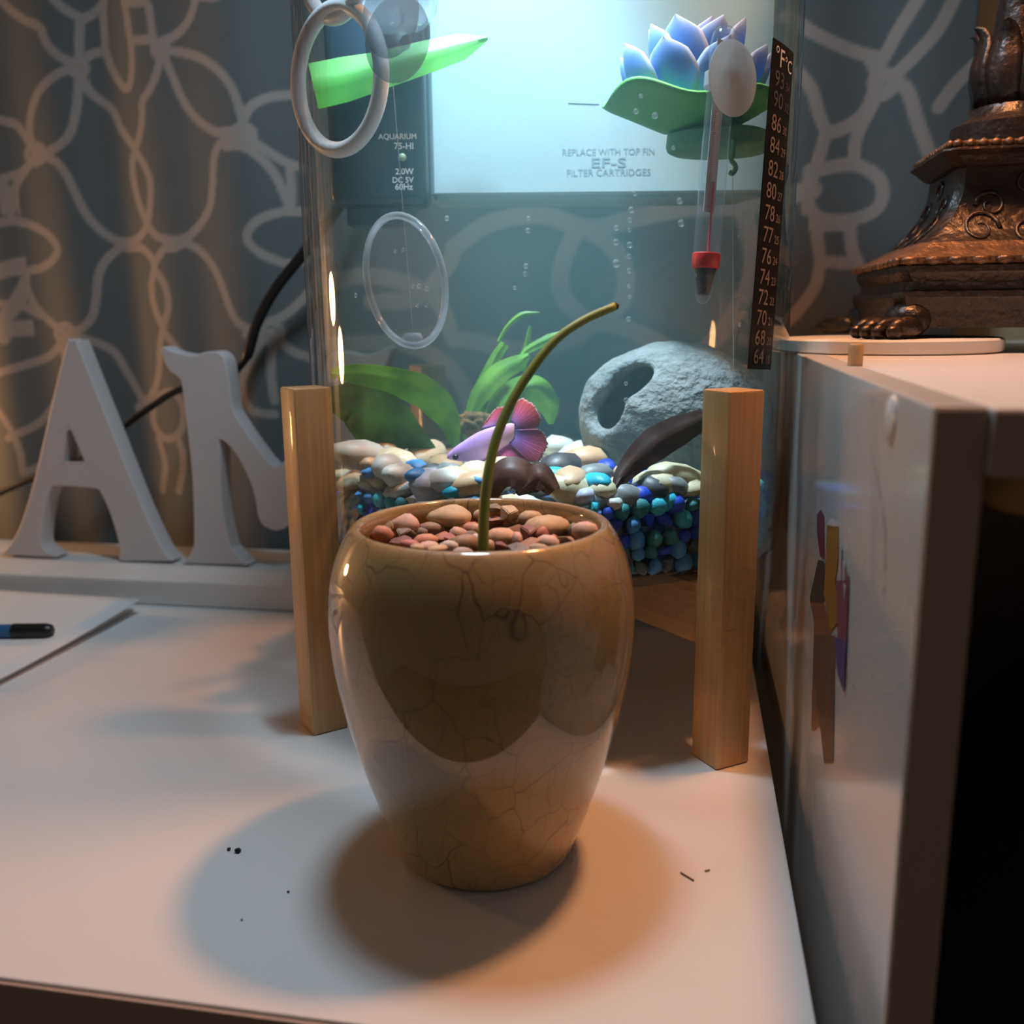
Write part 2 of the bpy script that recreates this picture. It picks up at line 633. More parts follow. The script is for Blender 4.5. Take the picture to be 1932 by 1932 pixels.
def tube_bm(pts, rad, n=10, cap=True, closed=False):
    """Round tube along pts; rad a number or a list."""
    pts = [Vector(p_) for p_ in pts]
    m_ = len(pts)
    rads = rad if isinstance(rad, (list, tuple)) else [rad] * m_
    bm = bmesh.new()
    rings = []
    prev = None
    for i in range(m_):
        if closed:
            t = (pts[(i + 1) % m_] - pts[i - 1]).normalized()
        else:
            t = (pts[min(i + 1, m_ - 1)] - pts[max(i - 1, 0)]).normalized()
        if prev is None:
            a = t.cross(Vector((0, 0, 1)))
            if a.length < 0.1:
                a = t.cross(Vector((1, 0, 0)))
        else:
            a = prev - t * prev.dot(t)
        a.normalize()
        prev = a
        b = t.cross(a)
        rings.append([bm.verts.new(pts[i] + (a * math.cos(2 * math.pi * k / n) + b * math.sin(2 * math.pi * k / n)) * rads[i]) for k in range(n)])
    pairs = list(zip(rings[:-1], rings[1:]))
    if closed:
        pairs.append((rings[-1], rings[0]))
    for a, b in pairs:
        for k in range(n):
            bm.faces.new((a[k], a[(k + 1) % n], b[(k + 1) % n], b[k]))
    if cap and not closed:
        bm.faces.new(rings[0][::-1])
        bm.faces.new(rings[-1])
    return bm


def prism_mesh(name, polys, depth, bevel=0.0, mtx=None, res=2):
    """Filled outline(s) in XY, given thickness along Z (centred); holes allowed."""
    cu = bpy.data.curves.new(name + '_outline', 'CURVE')
    cu.dimensions = '2D'
    cu.fill_mode = 'BOTH'
    cu.extrude = depth / 2 - bevel
    cu.bevel_depth = bevel
    cu.bevel_resolution = res
    cu.offset = -bevel
    for poly in polys:
        sp = cu.splines.new('POLY')
        sp.points.add(len(poly) - 1)
        for q, (x, y) in zip(sp.points, poly):
            q.co = (x, y, 0, 1)
        sp.use_cyclic_u = True
    o = bpy.data.objects.new(name + '_outline', cu)
    link(o)
    dg = bpy.context.evaluated_depsgraph_get()
    me = bpy.data.meshes.new_from_object(o.evaluated_get(dg))
    me.name = name
    bpy.data.objects.remove(o)
    bpy.data.curves.remove(cu)
    if mtx is not None:
        me.transform(mtx)
    return me


def text_mesh(name, body, size, extrude=0.0, align='CENTER', bold=0.0):
    cu = bpy.data.curves.new(name + '_text', 'FONT')
    cu.body = body
    cu.size = size
    cu.extrude = extrude
    cu.offset = bold
    cu.align_x = align
    cu.align_y = 'CENTER'
    cu.resolution_u = 3
    o = bpy.data.objects.new(name + '_text', cu)
    link(o)
    dg = bpy.context.evaluated_depsgraph_get()
    me = bpy.data.meshes.new_from_object(o.evaluated_get(dg))
    me.name = name
    bpy.data.objects.remove(o)
    bpy.data.curves.remove(cu)
    return me


def catmull2(poly, k=5):
    """Smooth closed 2-D outline."""
    m_ = len(poly)
    res = []
    for i in range(m_):
        p0, p1, p2, p3 = [Vector((*poly[(i + d) % m_], 0)) for d in (-1, 0, 1, 2)]
        for s in range(k):
            t = s / k
            q = 0.5 * ((2 * p1) + (p2 - p0) * t + (2 * p0 - 5 * p1 + 4 * p2 - p3) * t * t + (3 * p1 - p0 - 3 * p2 + p3) * t ** 3)
            res.append((q.x, q.y))
    return res


def frame_mtx(origin, xaxis, zaxis):
    z_ = Vector(zaxis).normalized()
    x_ = Vector(xaxis)
    x_ = (x_ - z_ * x_.dot(z_)).normalized()
    y_ = z_.cross(x_)
    mt = Matrix((x_, y_, z_)).transposed().to_4x4()
    mt.translation = origin
    return mt


def ico_bm(sub=2):
    bm = bmesh.new()
    bmesh.ops.create_icosphere(bm, subdivisions=sub, radius=1.0)
    return bm


# ================================================================== the room
FZ = -0.72
obj('floor', box_uv(-1.6, 1.4, -1.3, 0.66, FZ - 0.02, FZ), M['floor'])['kind'] = 'structure'
obj('wall_back', box_uv(-1.6, 1.4, 0.645, 0.68, FZ, 1.4), M['wall'])['kind'] = 'structure'

# curtain with a printed pattern of interlocking loops --------------------------------
CV = 0.612
lines_px = []


def zl(pts, ox=0.0, oy=0.0, s=0.3623, w=8.5):
    lines_px.append(([(ox + x * s, oy + y * s) for x, y in pts], w))


for pts in [
    [(385, 340), (300, 380), (200, 480), (155, 600), (150, 700), (180, 800)],
    [(385, 340), (388, 450), (375, 600), (340, 720), (250, 790), (180, 800)],
    [(385, 330), (300, 290), (240, 220), (210, 145), (120, 100), (40, 40), (0, 0), (-60, -60)],
    [(385, 325), (440, 270), (510, 235), (503, 100), (505, -20)],
    [(388, 300), (388, 180), (390, 80)], [(390, 90), (450, 55), (500, 5)], [(390, 80), (320, 40), (270, -10)],
    [(510, 235), (540, 320), (590, 410), (642, 455), (672, 415), (682, 300), (670, 180), (640, 0), (635, -30)],
    [(640, 12), (770, 15)], [(675, 210), (800, 212)], [(755, -10), (790, 60), (810, 210), (850, 265)],
    [(850, 225), (930, 190), (1000, 130), (1040, 50), (1045, -20)],
    [(850, 270), (960, 280), (1080, 320), (1180, 390), (1250, 480), (1290, 600), (1310, 700)],
    [(865, 295), (910, 400), (970, 530), (1040, 620), (1120, 680), (1200, 712), (1310, 710)],
    [(1045, -5), (1150, 10), (1250, -20)],
    [(850, 280), (830, 380), (790, 470), (745, 530), (740, 620), (720, 710), (690, 770)],
    [(400, 370), (440, 470), (530, 540), (570, 590), (600, 660), (690, 770)],
    [(690, 770), (668, 860), (680, 960), (710, 1060), (760, 1170)],
    [(690, 780), (750, 860), (785, 950), (780, 1080), (760, 1170)],
    [(760, 1170), (720, 1220), (660, 1250), (580, 1250), (500, 1200), (430, 1110), (380, 1000), (330, 890), (270, 830), (180, 800)],
    [(770, 1180), (820, 1230), (900, 1250), (980, 1240), (1060, 1170), (1120, 1080), (1140, 960), (1150, 830), (1190, 760), (1290, 720)],
    [(580, 1265), (640, 1290), (720, 1290), (790, 1350), (800, 1400)], [(980, 1265), (920, 1290), (860, 1300), (800, 1380)],
    [(600, 1275), (530, 1340), (490, 1430), (480, 1560), (460, 1660), (400, 1720), (330, 1740)],
    [(980, 1265), (1060, 1310), (1140, 1400), (1190, 1500), (1230, 1600), (1290, 1690), (1400, 1720)],
    [(800, 1400), (778, 1500), (800, 1610), (850, 1710)], [(800, 1400), (860, 1480), (885, 1590), (850, 1710)],
    [(850, 1710), (825, 1800), (815, 1932), (770, 2050), (680, 2130)], [(850, 1720), (900, 1780), (970, 1870), (1010, 2000), (990, 2150)],
    [(0, 625), (80, 650), (130, 720), (180, 790)], [(180, 810), (110, 890), (40, 920), (0, 935), (-60, 950)],
    [(130, 870), (80, 950), (60, 1050), (60, 1140), (150, 1170), (240, 1220), (295, 1290), (270, 1350), (210, 1390), (130, 1410), (0, 1410)],
    [(-40, 1165), (60, 1150)], [(15, 950), (25, 1100)],
    [(125, 1410), (130, 1500), (170, 1590), (230, 1660), (330, 1735)], [(-20, 1580), (100, 1590), (190, 1640)],
    [(1300, 660), (1340, 570), (1430, 510), (1530, 490), (1650, 430)], [(1310, 720), (1420, 800), (1500, 850), (1600, 880)],
    [(1220, 780), (1300, 778), (1380, 830), (1450, 920), (1490, 1020), (1515, 1080)], [(1510, 860), (1520, 1000), (1520, 1080)],
    [(1580, 1100), (1470, 1110), (1370, 1160), (1325, 1235), (1360, 1300), (1440, 1350), (1540, 1372), (1700, 1300)],
    [(1320, 1740), (1400, 1690), (1500, 1640), (1600, 1530), (1650, 1450)], [(1440, 1730), (1540, 1830), (1640, 1870)],
    [(1450, 1760), (1440, 1932), (1460, 2080)], [(1410, 1760), (1350, 1860), (1300, 1990), (1340, 2120), (1460, 2150)],
    [(330, 1740), (450, 1770), (560, 1830), (620, 1932), (700, 2080)], [(330, 1750), (250, 1850), (100, 1910), (-30, 1950)],
    [(300, 1770), (330, 1900), (300, 2050), (200, 2200), (50, 2280)], [(820, 2060), (900, 2040), (960, 2110), (950, 2240), (860, 2290), (780, 2230), (770, 2130), (820, 2060)],
    [(-40, 2100), (60, 2230), (110, 2350), (130, 2460)], [(130, 2460), (260, 2420), (380, 2460)], [(800, 2290), (840, 2420), (820, 2560)], [(930, 2270), (960, 2400), (930, 2560)],
    [(180, 770), (250, 800)], [(1200, 700), (1330, 690)], [(1215, 745), (1320, 745)], [(385, 310), (385, 380)],
]:
    zl(pts)
for c, rr in (((1305, 722), 52), ((180, 800), 48), ((850, 262), 40), ((385, 345), 36), ((1440, 1730), 48), ((330, 1738), 46)):
    zl([(c[0] + rr * math.cos(t), c[1] + rr * math.sin(t)) for t in np.linspace(0, 2 * math.pi, 14)], w=7)
for pts in [
    [(720, -40), (600, 150), (530, 280), (470, 345)], [(900, -40), (800, 150), (700, 270), (600, 370)],
    [(0, 110), (150, 195), (300, 245), (430, 280), (520, 300)],
    [(450, 300), (490, 380), (470, 470), (420, 580), (330, 655), (220, 690), (170, 600), (130, 480), (60, 400)],
    [(560, 400), (640, 470), (680, 600), (720, 720), (770, 830), (900, 900)],
    [(560, 460), (500, 480), (430, 600), (375, 720), (365, 850)], [(210, 690), (180, 800), (150, 900)],
    [(150, 900), (300, 860), (400, 865), (490, 920), (515, 1000), (490, 1080), (400, 1130), (280, 1150), (160, 1130), (110, 1030), (150, 900)],
    [(150, 1140), (165, 1250), (180, 1360)], [(345, 1150), (350, 1280), (390, 1380), (440, 1470)], [(180, 1365), (340, 1370)],
    [(180, 1375), (150, 1500), (60, 1620), (-40, 1720)], [(150, 1180), (340, 1170)], [(120, 900), (110, 1100)], [(450, 1480), (560, 1560), (700, 1580)],
    [(1000, 330), (880, 450), (800, 560)],
]:
    zl(pts, 1480, 0, 0.3622, 11)
zl([(515 + 58 * math.cos(t), 430 + 66 * math.sin(t)) for t in np.linspace(0, 2 * math.pi, 14)], 1480, 0, 0.3622, 8)
for pts in [
    [(1090, 425), (1060, 500), (1062, 560), (1110, 603), (1165, 580), (1180, 520), (1150, 460), (1090, 425)],
    [(860, 470), (930, 420), (1020, 405), (1110, 430), (1200, 410), (1300, 395), (1420, 390), (1530, 360)],
    [(880, 640), (990, 660), (1080, 640), (1130, 610), (1230, 640), (1320, 700)], [(700, 570), (790, 560), (850, 500), (860, 470)],
    [(620, 650), (760, 650), (860, 700), (900, 780)], [(860, 640), (820, 560), (700, 520), (600, 540)], [(1400, 390), (1420, 500), (1380, 600), (1300, 690)],
    [(1440, 1060), (1470, 1110), (1470, 1180), (1440, 1240), (1410, 1180), (1410, 1110), (1440, 1060)],  # mirror image of a loop in the gloss panel, put into the print
    [(1100, 800), (1180, 900), (1150, 1000)], [(700, 900), (760, 980), (720, 1080)],
]:
    lines_px.append((pts, 16))

cell = 0.0015
cu0, cu1, cz0, cz1 = -0.98, 0.1535, -0.06, 0.78
nu, nz_ = int((cu1 - cu0) / cell) + 1, int((cz1 - cz0) / cell) + 1
us = np.linspace(cu0, cu1, nu)
zs = np.linspace(cz0, cz1, nz_)
dist = np.full((nz_, nu), 1e3)
for pts, w in lines_px:
    P = [at_v(x, y, CV) for x, y in pts]
    P = smooth_path([(q.dot(U), q.z, 0) for q in P], 5)
    wm = w * 0.61 / FPX
    segs = [(a, b, 0) for a, b in zip(P[:-1], P[1:])]
    # the repeat of the print beyond what the photograph shows
    for k, (su, sz) in enumerate(((-0.245, 0.012), (-0.490, 0.024), (0.0, 0.365), (-0.245, 0.377), (-0.490, 0.389))):
        sh_ = Vector((su, sz, 0))
        segs += [(a + sh_, b + sh_, 1) for a, b in zip(P[:-1], P[1:])]
    for a, b, rpt in segs:
        mrg = wm * 2.2
        i0, i1 = np.searchsorted(us, [min(a.x, b.x) - mrg, max(a.x, b.x) + mrg])
        j0, j1 = np.searchsorted(zs, [min(a.y, b.y) - mrg, max(a.y, b.y) + mrg])
        if i1 <= i0 or j1 <= j0:
            continue
        uu, zz = np.meshgrid(us[i0:i1], zs[j0:j1])
        if rpt and ((uu > -0.462) & (zz < 0.398)).all():
            continue
        dx, dz = b.x - a.x, b.y - a.y
        L2 = dx * dx + dz * dz + 1e-12
        t = np.clip(((uu - a.x) * dx + (zz - a.y) * dz) / L2, 0, 1)
        dd = np.hypot(uu - a.x - t * dx, zz - a.y - t * dz) / wm
        if rpt:
            dd = np.where((uu > -0.462) & (zz < 0.398), 1e3, dd)
        dist[j0:j1, i0:i1] = np.minimum(dist[j0:j1, i0:i1], dd)
mask = np.clip((1.18 - dist) / 0.36, 0, 1)
uu, zz = np.meshgrid(us, zs)
fold = (0.0050 * np.sin(uu * 38 + 0.6) + 0.0026 * np.sin(uu * 91 + 2.0 + zz * 1.5) + 0.003 * np.sin(uu * 17 + zz * 3.0)
        + 0.0045 / (1 + np.exp(-(uu + 0.318 + 0.05 * (zz - 0.2)) / 0.006)) - 0.0045)
pts = (np.outer(uu.ravel(), np.array(U)) + np.outer((CV - 0.002 - fold).ravel(), np.array(V)))
pts[:, 2] += zz.ravel()
idx = np.arange(nu * nz_).reshape(nz_, nu)
quads = np.stack([idx[:-1, :-1], idx[:-1, 1:], idx[1:, 1:], idx[1:, :-1]], -1).reshape(-1, 4)
me = bpy.data.meshes.new('curtain')
me.vertices.add(len(pts))
me.vertices.foreach_set('co', pts.ravel())
me.loops.add(quads.size)
me.loops.foreach_set('vertex_index', quads.ravel())
me.polygons.add(len(quads))
me.polygons.foreach_set('loop_start', np.arange(0, quads.size, 4))
me.update(calc_edges=True)
ca = me.color_attributes.new('print', 'FLOAT_COLOR', 'POINT')
ground, loop = np.array((0.104, 0.120, 0.124)), np.array((0.34, 0.295, 0.265))
col = ground[None, :] * (1 - mask.ravel()[:, None]) + loop[None, :] * mask.ravel()[:, None]
ca.data.foreach_set('color', np.concatenate([col, np.ones((len(col), 1))], 1).astype(np.float32).ravel())
M['curtain'] = attr_mat('printed_curtain_cloth', 0.75, trans=0.0, sheen=0.3, bump_scale=900)
cur = obj('curtain', me, M['curtain'], smooth=True)
md = cur.modifiers.new('cloth_thickness', 'SOLIDIFY')
md.thickness = 0.0012
md.offset = 0
setp(cur, 'grey curtain printed with pale interlocking loops behind the tank and letters', 'curtain')

# ================================================================== table, ledge, cabinet
desk = thing('desk', 'white laminate desk top the pot and fish tank stand on', 'desk', uv(-0.4, 0.35, FZ))
obj('desk_top', box_uv(-0.95, 0.0352, 0.1925, 0.592, -0.020, 0.0, 0.0006), M['laminate'], desk)
obj('edge_band', box_uv(-0.95, 0.0352, 0.1912, 0.1924, -0.020, -0.0009, 0.0003), M['edge'], desk)
for lu, lv in ((-0.9, 0.23), (0.0, 0.23), (-0.9, 0.57), (0.0, 0.57)):
    obj('leg', box_uv(lu - 0.02, lu + 0.02, lv - 0.02, lv + 0.02, FZ, -0.0202, 0.002), M['laminate'], desk)

led = obj('back_ledge', box_uv(-0.95, -0.160, 0.504, 0.588, 0.0002, 0.0160, 0.0012), M['whitewood'])
setp(led, 'white wooden ledge along the back of the desk under the letters', 'ledge')

PU, PW, CT, PV = 0.0440, 0.0096, 0.1545, 0.1835
cab = thing('cabinet', 'white cabinet with open front standing beside the desk', 'cabinet', uv(0.2, 0.38, FZ))
obj('side_panel', box_uv(PU, PU + PW, PV, 0.592, FZ, CT, 0.0005), M['panel'], cab)
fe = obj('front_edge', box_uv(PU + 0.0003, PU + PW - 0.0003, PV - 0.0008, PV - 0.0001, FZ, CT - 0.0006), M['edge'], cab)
obj('top_board', box_uv(PU + PW + 0.0001, 0.50, PV - 0.0024, 0.592, CT - 0.0125, CT - 0.0001, 0.0005), M['laminate'], cab)
obj('front_rail', box_uv(PU + PW + 0.0001, 0.50, PV - 0.0030, PV - 0.0025, CT - 0.0125, CT - 0.0008), M['edge'], cab)
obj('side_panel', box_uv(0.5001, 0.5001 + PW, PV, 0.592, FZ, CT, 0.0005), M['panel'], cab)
obj('back_board', box_uv(PU + PW + 0.0001, 0.50, 0.580, 0.5915, FZ, CT - 0.0126), M['edge'], cab)
obj('shelf', box_uv(PU + PW + 0.0001, 0.50, PV + 0.02, 0.579, -0.36, -0.35), M['laminate'], cab)
# screw cover on the side panel
c = at_u(1683, 790, PU)
obj('screw_cover', lathe_bm([(0, 0.0), (0.0052, 0.0), (0.0052, 0.0003), (0.0046, 0.0007), (0, 0.0009)], 32,
                            frame_mtx(c, V, -U), sx=0.9), M['laminate'], cab, smooth=40)
# wooden dowel peg left standing on the top
c = at_z(1613, 690, CT)
obj('dowel_peg', lathe_bm([(0, 0), (0.0023, 0), (0.0023, 0.0064), (0.0018, 0.0070), (0, 0.0070)], 20, Matrix.Translation(c)),
    M['wood'], cab, smooth=40)
# scratch on the panel: a row of tiny dents
bm = bmesh.new()
spts = [(1645, 862), (1653, 890), (1658, 920), (1664, 950), (1668, 985), (1671, 1020), (1670, 1060), (1669, 1095), (1667, 1125)]
sp3 = smooth_path([at_u(x, y, PU - 0.00012) for x, y in spts], 7)
rng = random.Random(3)
for a, b in zip(sp3[:-1], sp3[1:]):
    if rng.random() < 0.22:
        continue
    ww = rng.uniform(0.00012, 0.00036)
    vs = [bm.verts.new(q) for q in (a - V * ww, a + V * ww, b + V * ww, b - V * ww)]
    bm.faces.new(vs)
obj('scratch', bm, M['crumb'], cab)

# torn sticker on the side panel
stk = thing('torn_sticker', 'torn remains of a coloured sticker on the cabinet side', 'sticker', at_u(1580, 1120, PU))


def sticker_patch(pts, color, lift, nm='print_patch'):
    P = [at_u(1500 + x * 0.2587, 940 + y * 0.2587, PU) for x, y in pts]
    me = prism_mesh(nm, [[(q.dot(V), q.z) for q in P]], 0.00008, 0.0,
                    frame_mtx(-V * 0 + U * (PU - 0.00006 - lift), V, -U) if False else None)
    # local x = V, local y = Z, normal = -U
    mt = Matrix((V, Z, V.cross(Z))).transposed().to_4x4()
    mt.translation = U * (PU - 0.00006 - lift)
    me.transform(mt)
    color = tuple(k * 0.72 for k in color)
    mm = mat('sticker_ink', color, 0.35, var=tuple(min(1, k * 1.5) for k in color), scale=500, stretch=(1, 1, 0.08))
    obj(nm, me, mm, stk)


sticker_patch([(110, 745), (215, 760), (270, 970), (290, 1350), (285, 1600), (240, 1500), (200, 1640), (140, 1700), (120, 1690), (140, 900)], (0.30, 0.13, 0.07), 0)
sticker_patch([(150, 1000), (300, 1000), (290, 1500), (282, 1930), (215, 1930), (185, 1650), (140, 1300)], (0.16, 0.085, 0.06), 0.0001)
sticker_patch([(165, 120), (190, 85), (215, 130), (218, 440), (185, 420), (165, 250)], (0.20, 0.03, 0.06), 0.0001)
sticker_patch([(240, 200), (320, 200), (320, 440), (300, 600), (320, 900), (270, 970), (215, 700), (230, 440)], (0.40, 0.19, 0.025), 0.0002)
sticker_patch([(175, 450), (220, 460), (215, 760), (110, 745), (150, 560)], (0.075, 0.06, 0.055), 0.0002)
sticker_patch([(305, 600), (370, 600), (402, 540), (385, 1080), (320, 1020)], (0.28, 0.085, 0.12), 0.0003)
sticker_patch([(298, 1010), (385, 1040), (372, 1410), (320, 1280)], (0.085, 0.075, 0.22), 0.0004)
sticker_patch([(243, 188), (262, 165), (280, 145), (300, 172), (328, 205), (290, 207)], (0.75, 0.70, 0.68), 0.0004, 'torn_paper')
for a in ([(335, 340), (352, 335), (350, 590), (342, 590)], [(362, 455), (378, 452), (372, 600), (365, 590)], [(370, 620), (382, 640), (379, 740), (373, 730)]):
    sticker_patch(a, (0.62, 0.52, 0.50), 0.0005, 'torn_paper')

# dark cloth and a rounded tan bundle inside the cabinet
def lumpy(center, size, sub, amp, freq, seed, mtx=None):
    bm = ico_bm(sub)
    for v in bm.verts:
        k = 1 + amp * noise.noise(v.co * freq + Vector((seed, seed * 2.1, 0)))
        v.co = Vector((v.co.x * size[0], v.co.y * size[1], v.co.z * size[2])) * k
    if mtx is not None:
        bmesh.ops.transform(bm, matrix=mtx, verts=bm.verts)
    bmesh.ops.translate(bm, vec=center, verts=bm.verts)
    return bm


cl = obj('dark_cloth', lumpy(uv(0.235, 0.375, -0.130), (0.150, 0.165, 0.196), 4, 0.12, 2.0, 4.0, Matrix.Rotation(YAW, 4, 'Z')), M['dark'], smooth=True)
setp(cl, 'black cloth heaped inside the open cabinet', 'cloth')
c = at_v(1920, 935, 0.205)
bd = obj('tan_bundle', lumpy(c + Z * 0.002, (0.0075, 0.0065, 0.0060), 4, 0.10, 1.4, 9.0), M['tan'], smooth=True)
setp(bd, 'rounded tan cloth bundle on the dark cloth inside the cabinet', 'bundle')

# ================================================================== letters on the ledge
LV, LT = 0.540, 0.0140


def letter(name, polys, label, rx=0.3416, oy=560):
    """Outlines traced on the front face of the letter, at the letter's own distance."""
    out = []
    for poly in polys:
        P = [at_v(x * rx, oy + y * rx, LV) for x, y in poly]
        out.append(catmull2([(q.dot(U), q.z) for q in P], 4))
    low = min(y for poly in out for _, y in poly)
    out = [[(x, y - low + 0.0168) for x, y in poly] for poly in out]
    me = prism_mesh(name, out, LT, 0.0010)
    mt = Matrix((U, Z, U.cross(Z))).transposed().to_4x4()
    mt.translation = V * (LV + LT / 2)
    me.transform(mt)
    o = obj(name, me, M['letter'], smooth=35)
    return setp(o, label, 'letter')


A_out = [(368, 290), (385, 272), (415, 272), (432, 292), (510, 490), (590, 690), (790, 1190), (900, 1420), (945, 1478), (930, 1490), (690, 1488), (660, 1478), (660, 1400),
         (610, 1230), (560, 1120), (520, 1088), (310, 1075), (280, 1100), (250, 1190), (228, 1370), (250, 1425), (300, 1455), (290, 1468), (20, 1452), (15, 1440), (60, 1390),
         (120, 1270), (200, 1000), (300, 560)]
A_hole = [(350, 935), (360, 945), (470, 947), (478, 938), (385, 720), (372, 720)]
letter('letter_a', [A_out, A_hole], 'white wooden letter A standing on the ledge')
half = [(1525, 965), (1440, 880), (1340, 740), (1290, 650), (1275, 560), (1250, 390), (1210, 335), (1150, 330), (1060, 348), (960, 330), (905, 303), (890, 335), (930, 430), (990, 480),
        (1010, 560), (1060, 1000), (1072, 1340), (1060, 1430), (1022, 1488), (1035, 1500), (1345, 1508), (1355, 1498), (1290, 1430), (1270, 1390), (1232, 1200), (1217, 900), (1217, 815), (1290, 880), (1350, 980),
        (1400, 1100), (1430, 1250), (1470, 1300), (1525, 1318)]
M_out = half + [(2 * 1525 - x, y) for x, y in half[-2:0:-1]]
letter('letter_m', [M_out], 'white wooden letter M with curled serifs, partly hidden behind the tank')

# black cable hanging between curtain and letters
cpts = [(745, -160, .578), (725, 120, .578), (690, 280, .578), (645, 380, .578), (600, 440, .578), (570, 482, .578), (520, 545, .577), (485, 610, .577), (462, 680, .577), (420, 715, .577), (370, 725, .577), (325, 742, .577),
        (285, 768, .577), (240, 800, .577), (180, 850, .577), (110, 885, .577), (60, 903, .577), (0, 930, .577), (-90, 965, .577), (-200, 1010, .577)]
cb = obj('power_cable', tube_bm(smooth_path([at_v(x, y, v) for x, y, v in cpts], 6),
                                [0.0034 if i < 48 else 0.0022 for i in range(len(cpts) * 6 - 5)], 10), M['black'], smooth=True)
setp(cb, 'black power cable running behind the white letters', 'cable')

# paper sheets and marker on the desk at the left
def sheet(name, px, lift, label, seed, curl=0.0):
    c4 = [at_z(x, y, lift) for x, y in px]
    n_ = 14
    V_, F_ = [], []
    for j in range(n_ + 1):
        for i in range(n_ + 1):
            s, t = i / n_, j / n_
            q = (c4[0] * (1 - s) + c4[1] * s) * (1 - t) + (c4[3] * (1 - s) + c4[2] * s) * t
            q.z = lift + curl * ((1 - t) ** 2) + 0.0006 * math.sin(5 * s + seed) * (1 - t)
            V_.append(q)
    for j in range(n_):
        for i in range(n_):
            a = j * (n_ + 1) + i
            F_.append((a, a + 1, a + n_ + 2, a + n_ + 1))
    o = obj(name, (V_, F_), M['paper'], smooth=True)
    md = o.modifiers.new('sheet_thickness', 'SOLIDIFY')
    md.thickness = 0.0005
    return setp(o, label, 'paper')


sheet('paper_sheet', [(-330, 1085), (255, 1148), (-20, 1296), (-620, 1230)], 0.0014, 'lower white paper sheet at the back left of the desk', 1.0)
sheet('paper_sheet', [(-300, 1105), (268, 1146), (0, 1282), (-600, 1235)], 0.0040, 'upper curled white paper sheet under the blue marker', 2.0, 0.0045)
mk_a, mk_b = at_z(-170, 1192, 0.0088), at_z(100, 1190, 0.0088)
dr = (mk_b - mk_a).normalized()
mk = thing('marker', 'blue marker with black cap lying on the paper', 'marker', mk_a)
L_ = (mk_b - mk_a).length
obj('barrel', tube_bm([mk_a, mk_a + dr * L_ * 0.72], 0.0037, 20), M['penblue'], mk, smooth=40)
obj('cap', tube_bm([mk_a + dr * L_ * 0.72, mk_a + dr * L_ * 0.725, mk_a + dr * (L_ - 0.004), mk_a + dr * (L_ - 0.001), mk_a + dr * L_],
                   [0.0037, 0.0041, 0.0041, 0.0034, 0.0022], 20), M['black'], mk, smooth=40)

# ================================================================== bronze lamp on the cabinet
bc = at_v(1675, 655, 0.436)
board = obj('round_board', lathe_bm([(0, 0), (0.0440, 0), (0.0450, 0.0008), (0.0450, 0.0050), (0.0440, 0.0058), (0, 0.0058)], 64,
                                    Matrix.Translation(Vector((bc.x, bc.y, CT + 0.0001)))), M['whitewood'], smooth=40)
setp(board, 'round white board lying on the cabinet under the lamp foot', 'board')
LZ = CT + 0.0060
LFV = 0.412                               # front face of the lamp's wide moulding
lc0 = at_v(1697, 490, LFV).dot(U)
LHW = 0.0525
LC = uv(lc0 + LHW, LFV + LHW, 0)          # lamp axis
lamp = thing('table_lamp', 'ornate bronze lamp base with claw feet standing on the cabinet', 'lamp', Vector((LC.x, LC.y, LZ)))


def square_loft(rows, cham=0.0, name='part', material=None, parent=lamp, smooth=None):
    """Square sections (half-width, z) with cut corners, about the lamp axis, in the furniture frame."""
    bm = bmesh.new()
    rings = []
    for hw, z in rows:
        c_ = min(cham, hw * 0.4)
        ring = []
        for a, b in ((-hw, -hw + c_), (-hw + c_, -hw), (hw - c_, -hw), (hw, -hw + c_), (hw, hw - c_), (hw - c_, hw), (-hw + c_, hw), (-hw, hw - c_)):
            q = LC + U * a + V * b
            ring.append(bm.verts.new((q.x, q.y, z)))
        rings.append(ring)
    for a, b in zip(rings[:-1], rings[1:]):
        for k in range(8):
            bm.faces.new((a[k], a[(k + 1) % 8], b[(k + 1) % 8], b[k]))
    bm.faces.new(rings[0][::-1])
    bm.faces.new(rings[-1])
    return obj(name, bm, material or M['bronze'], parent, smooth)


def lz(row, x=1810):
    return at_v(x, row, LFV).z


pl = square_loft([(LHW * 0.97, LZ + 0.004), (LHW * 0.99, lz(585)), (LHW * 1.02, lz(560)), (LHW * 1.02, lz(550)), (LHW * 0.98, lz(547))], 0.004, 'plinth')
square_loft([(LHW * 0.955, lz(547)), (LHW * 0.955, lz(530)), (LHW * 1.0, lz(512)), (LHW * 1.0, lz(500)), (LHW * 0.985, lz(497))], 0.004, 'lower_moulding')
lamp_ledge = square_loft([(LHW * 0.985, lz(497)), (LHW * 1.015, lz(492)), (LHW * 1.015, lz(484)), (LHW * 0.96, lz(477)), (LHW * 0.86, lz(463)), (LHW * 0.80, lz(452))], 0.004,
            'base_ledge', M['bronzegold'])
rows = []
for k in range(15):
    t = k / 14
    rows.append((LHW * (0.505 + 0.285 * (1 - t) ** 2.4), lz(452) + (lz(300) - lz(452)) * t))
lamp_body = square_loft(rows, 0.003, 'body', smooth=30)
square_loft([(LHW * 0.52, lz(300)), (LHW * 0.55, lz(296)), (LHW * 0.57, lz(290)), (LHW * 0.61, lz(278)), (LHW * 0.655, lz(268)), (LHW * 0.65, lz(264)), (LHW * 0.60, lz(260))], 0.004, 'cap')
lamp_cap = square_loft([(LHW * 0.60, lz(260)), (LHW * 0.60, lz(252)), (LHW * 0.55, lz(246))], 0.003, 'cap_ledge', M['bronzegold'])
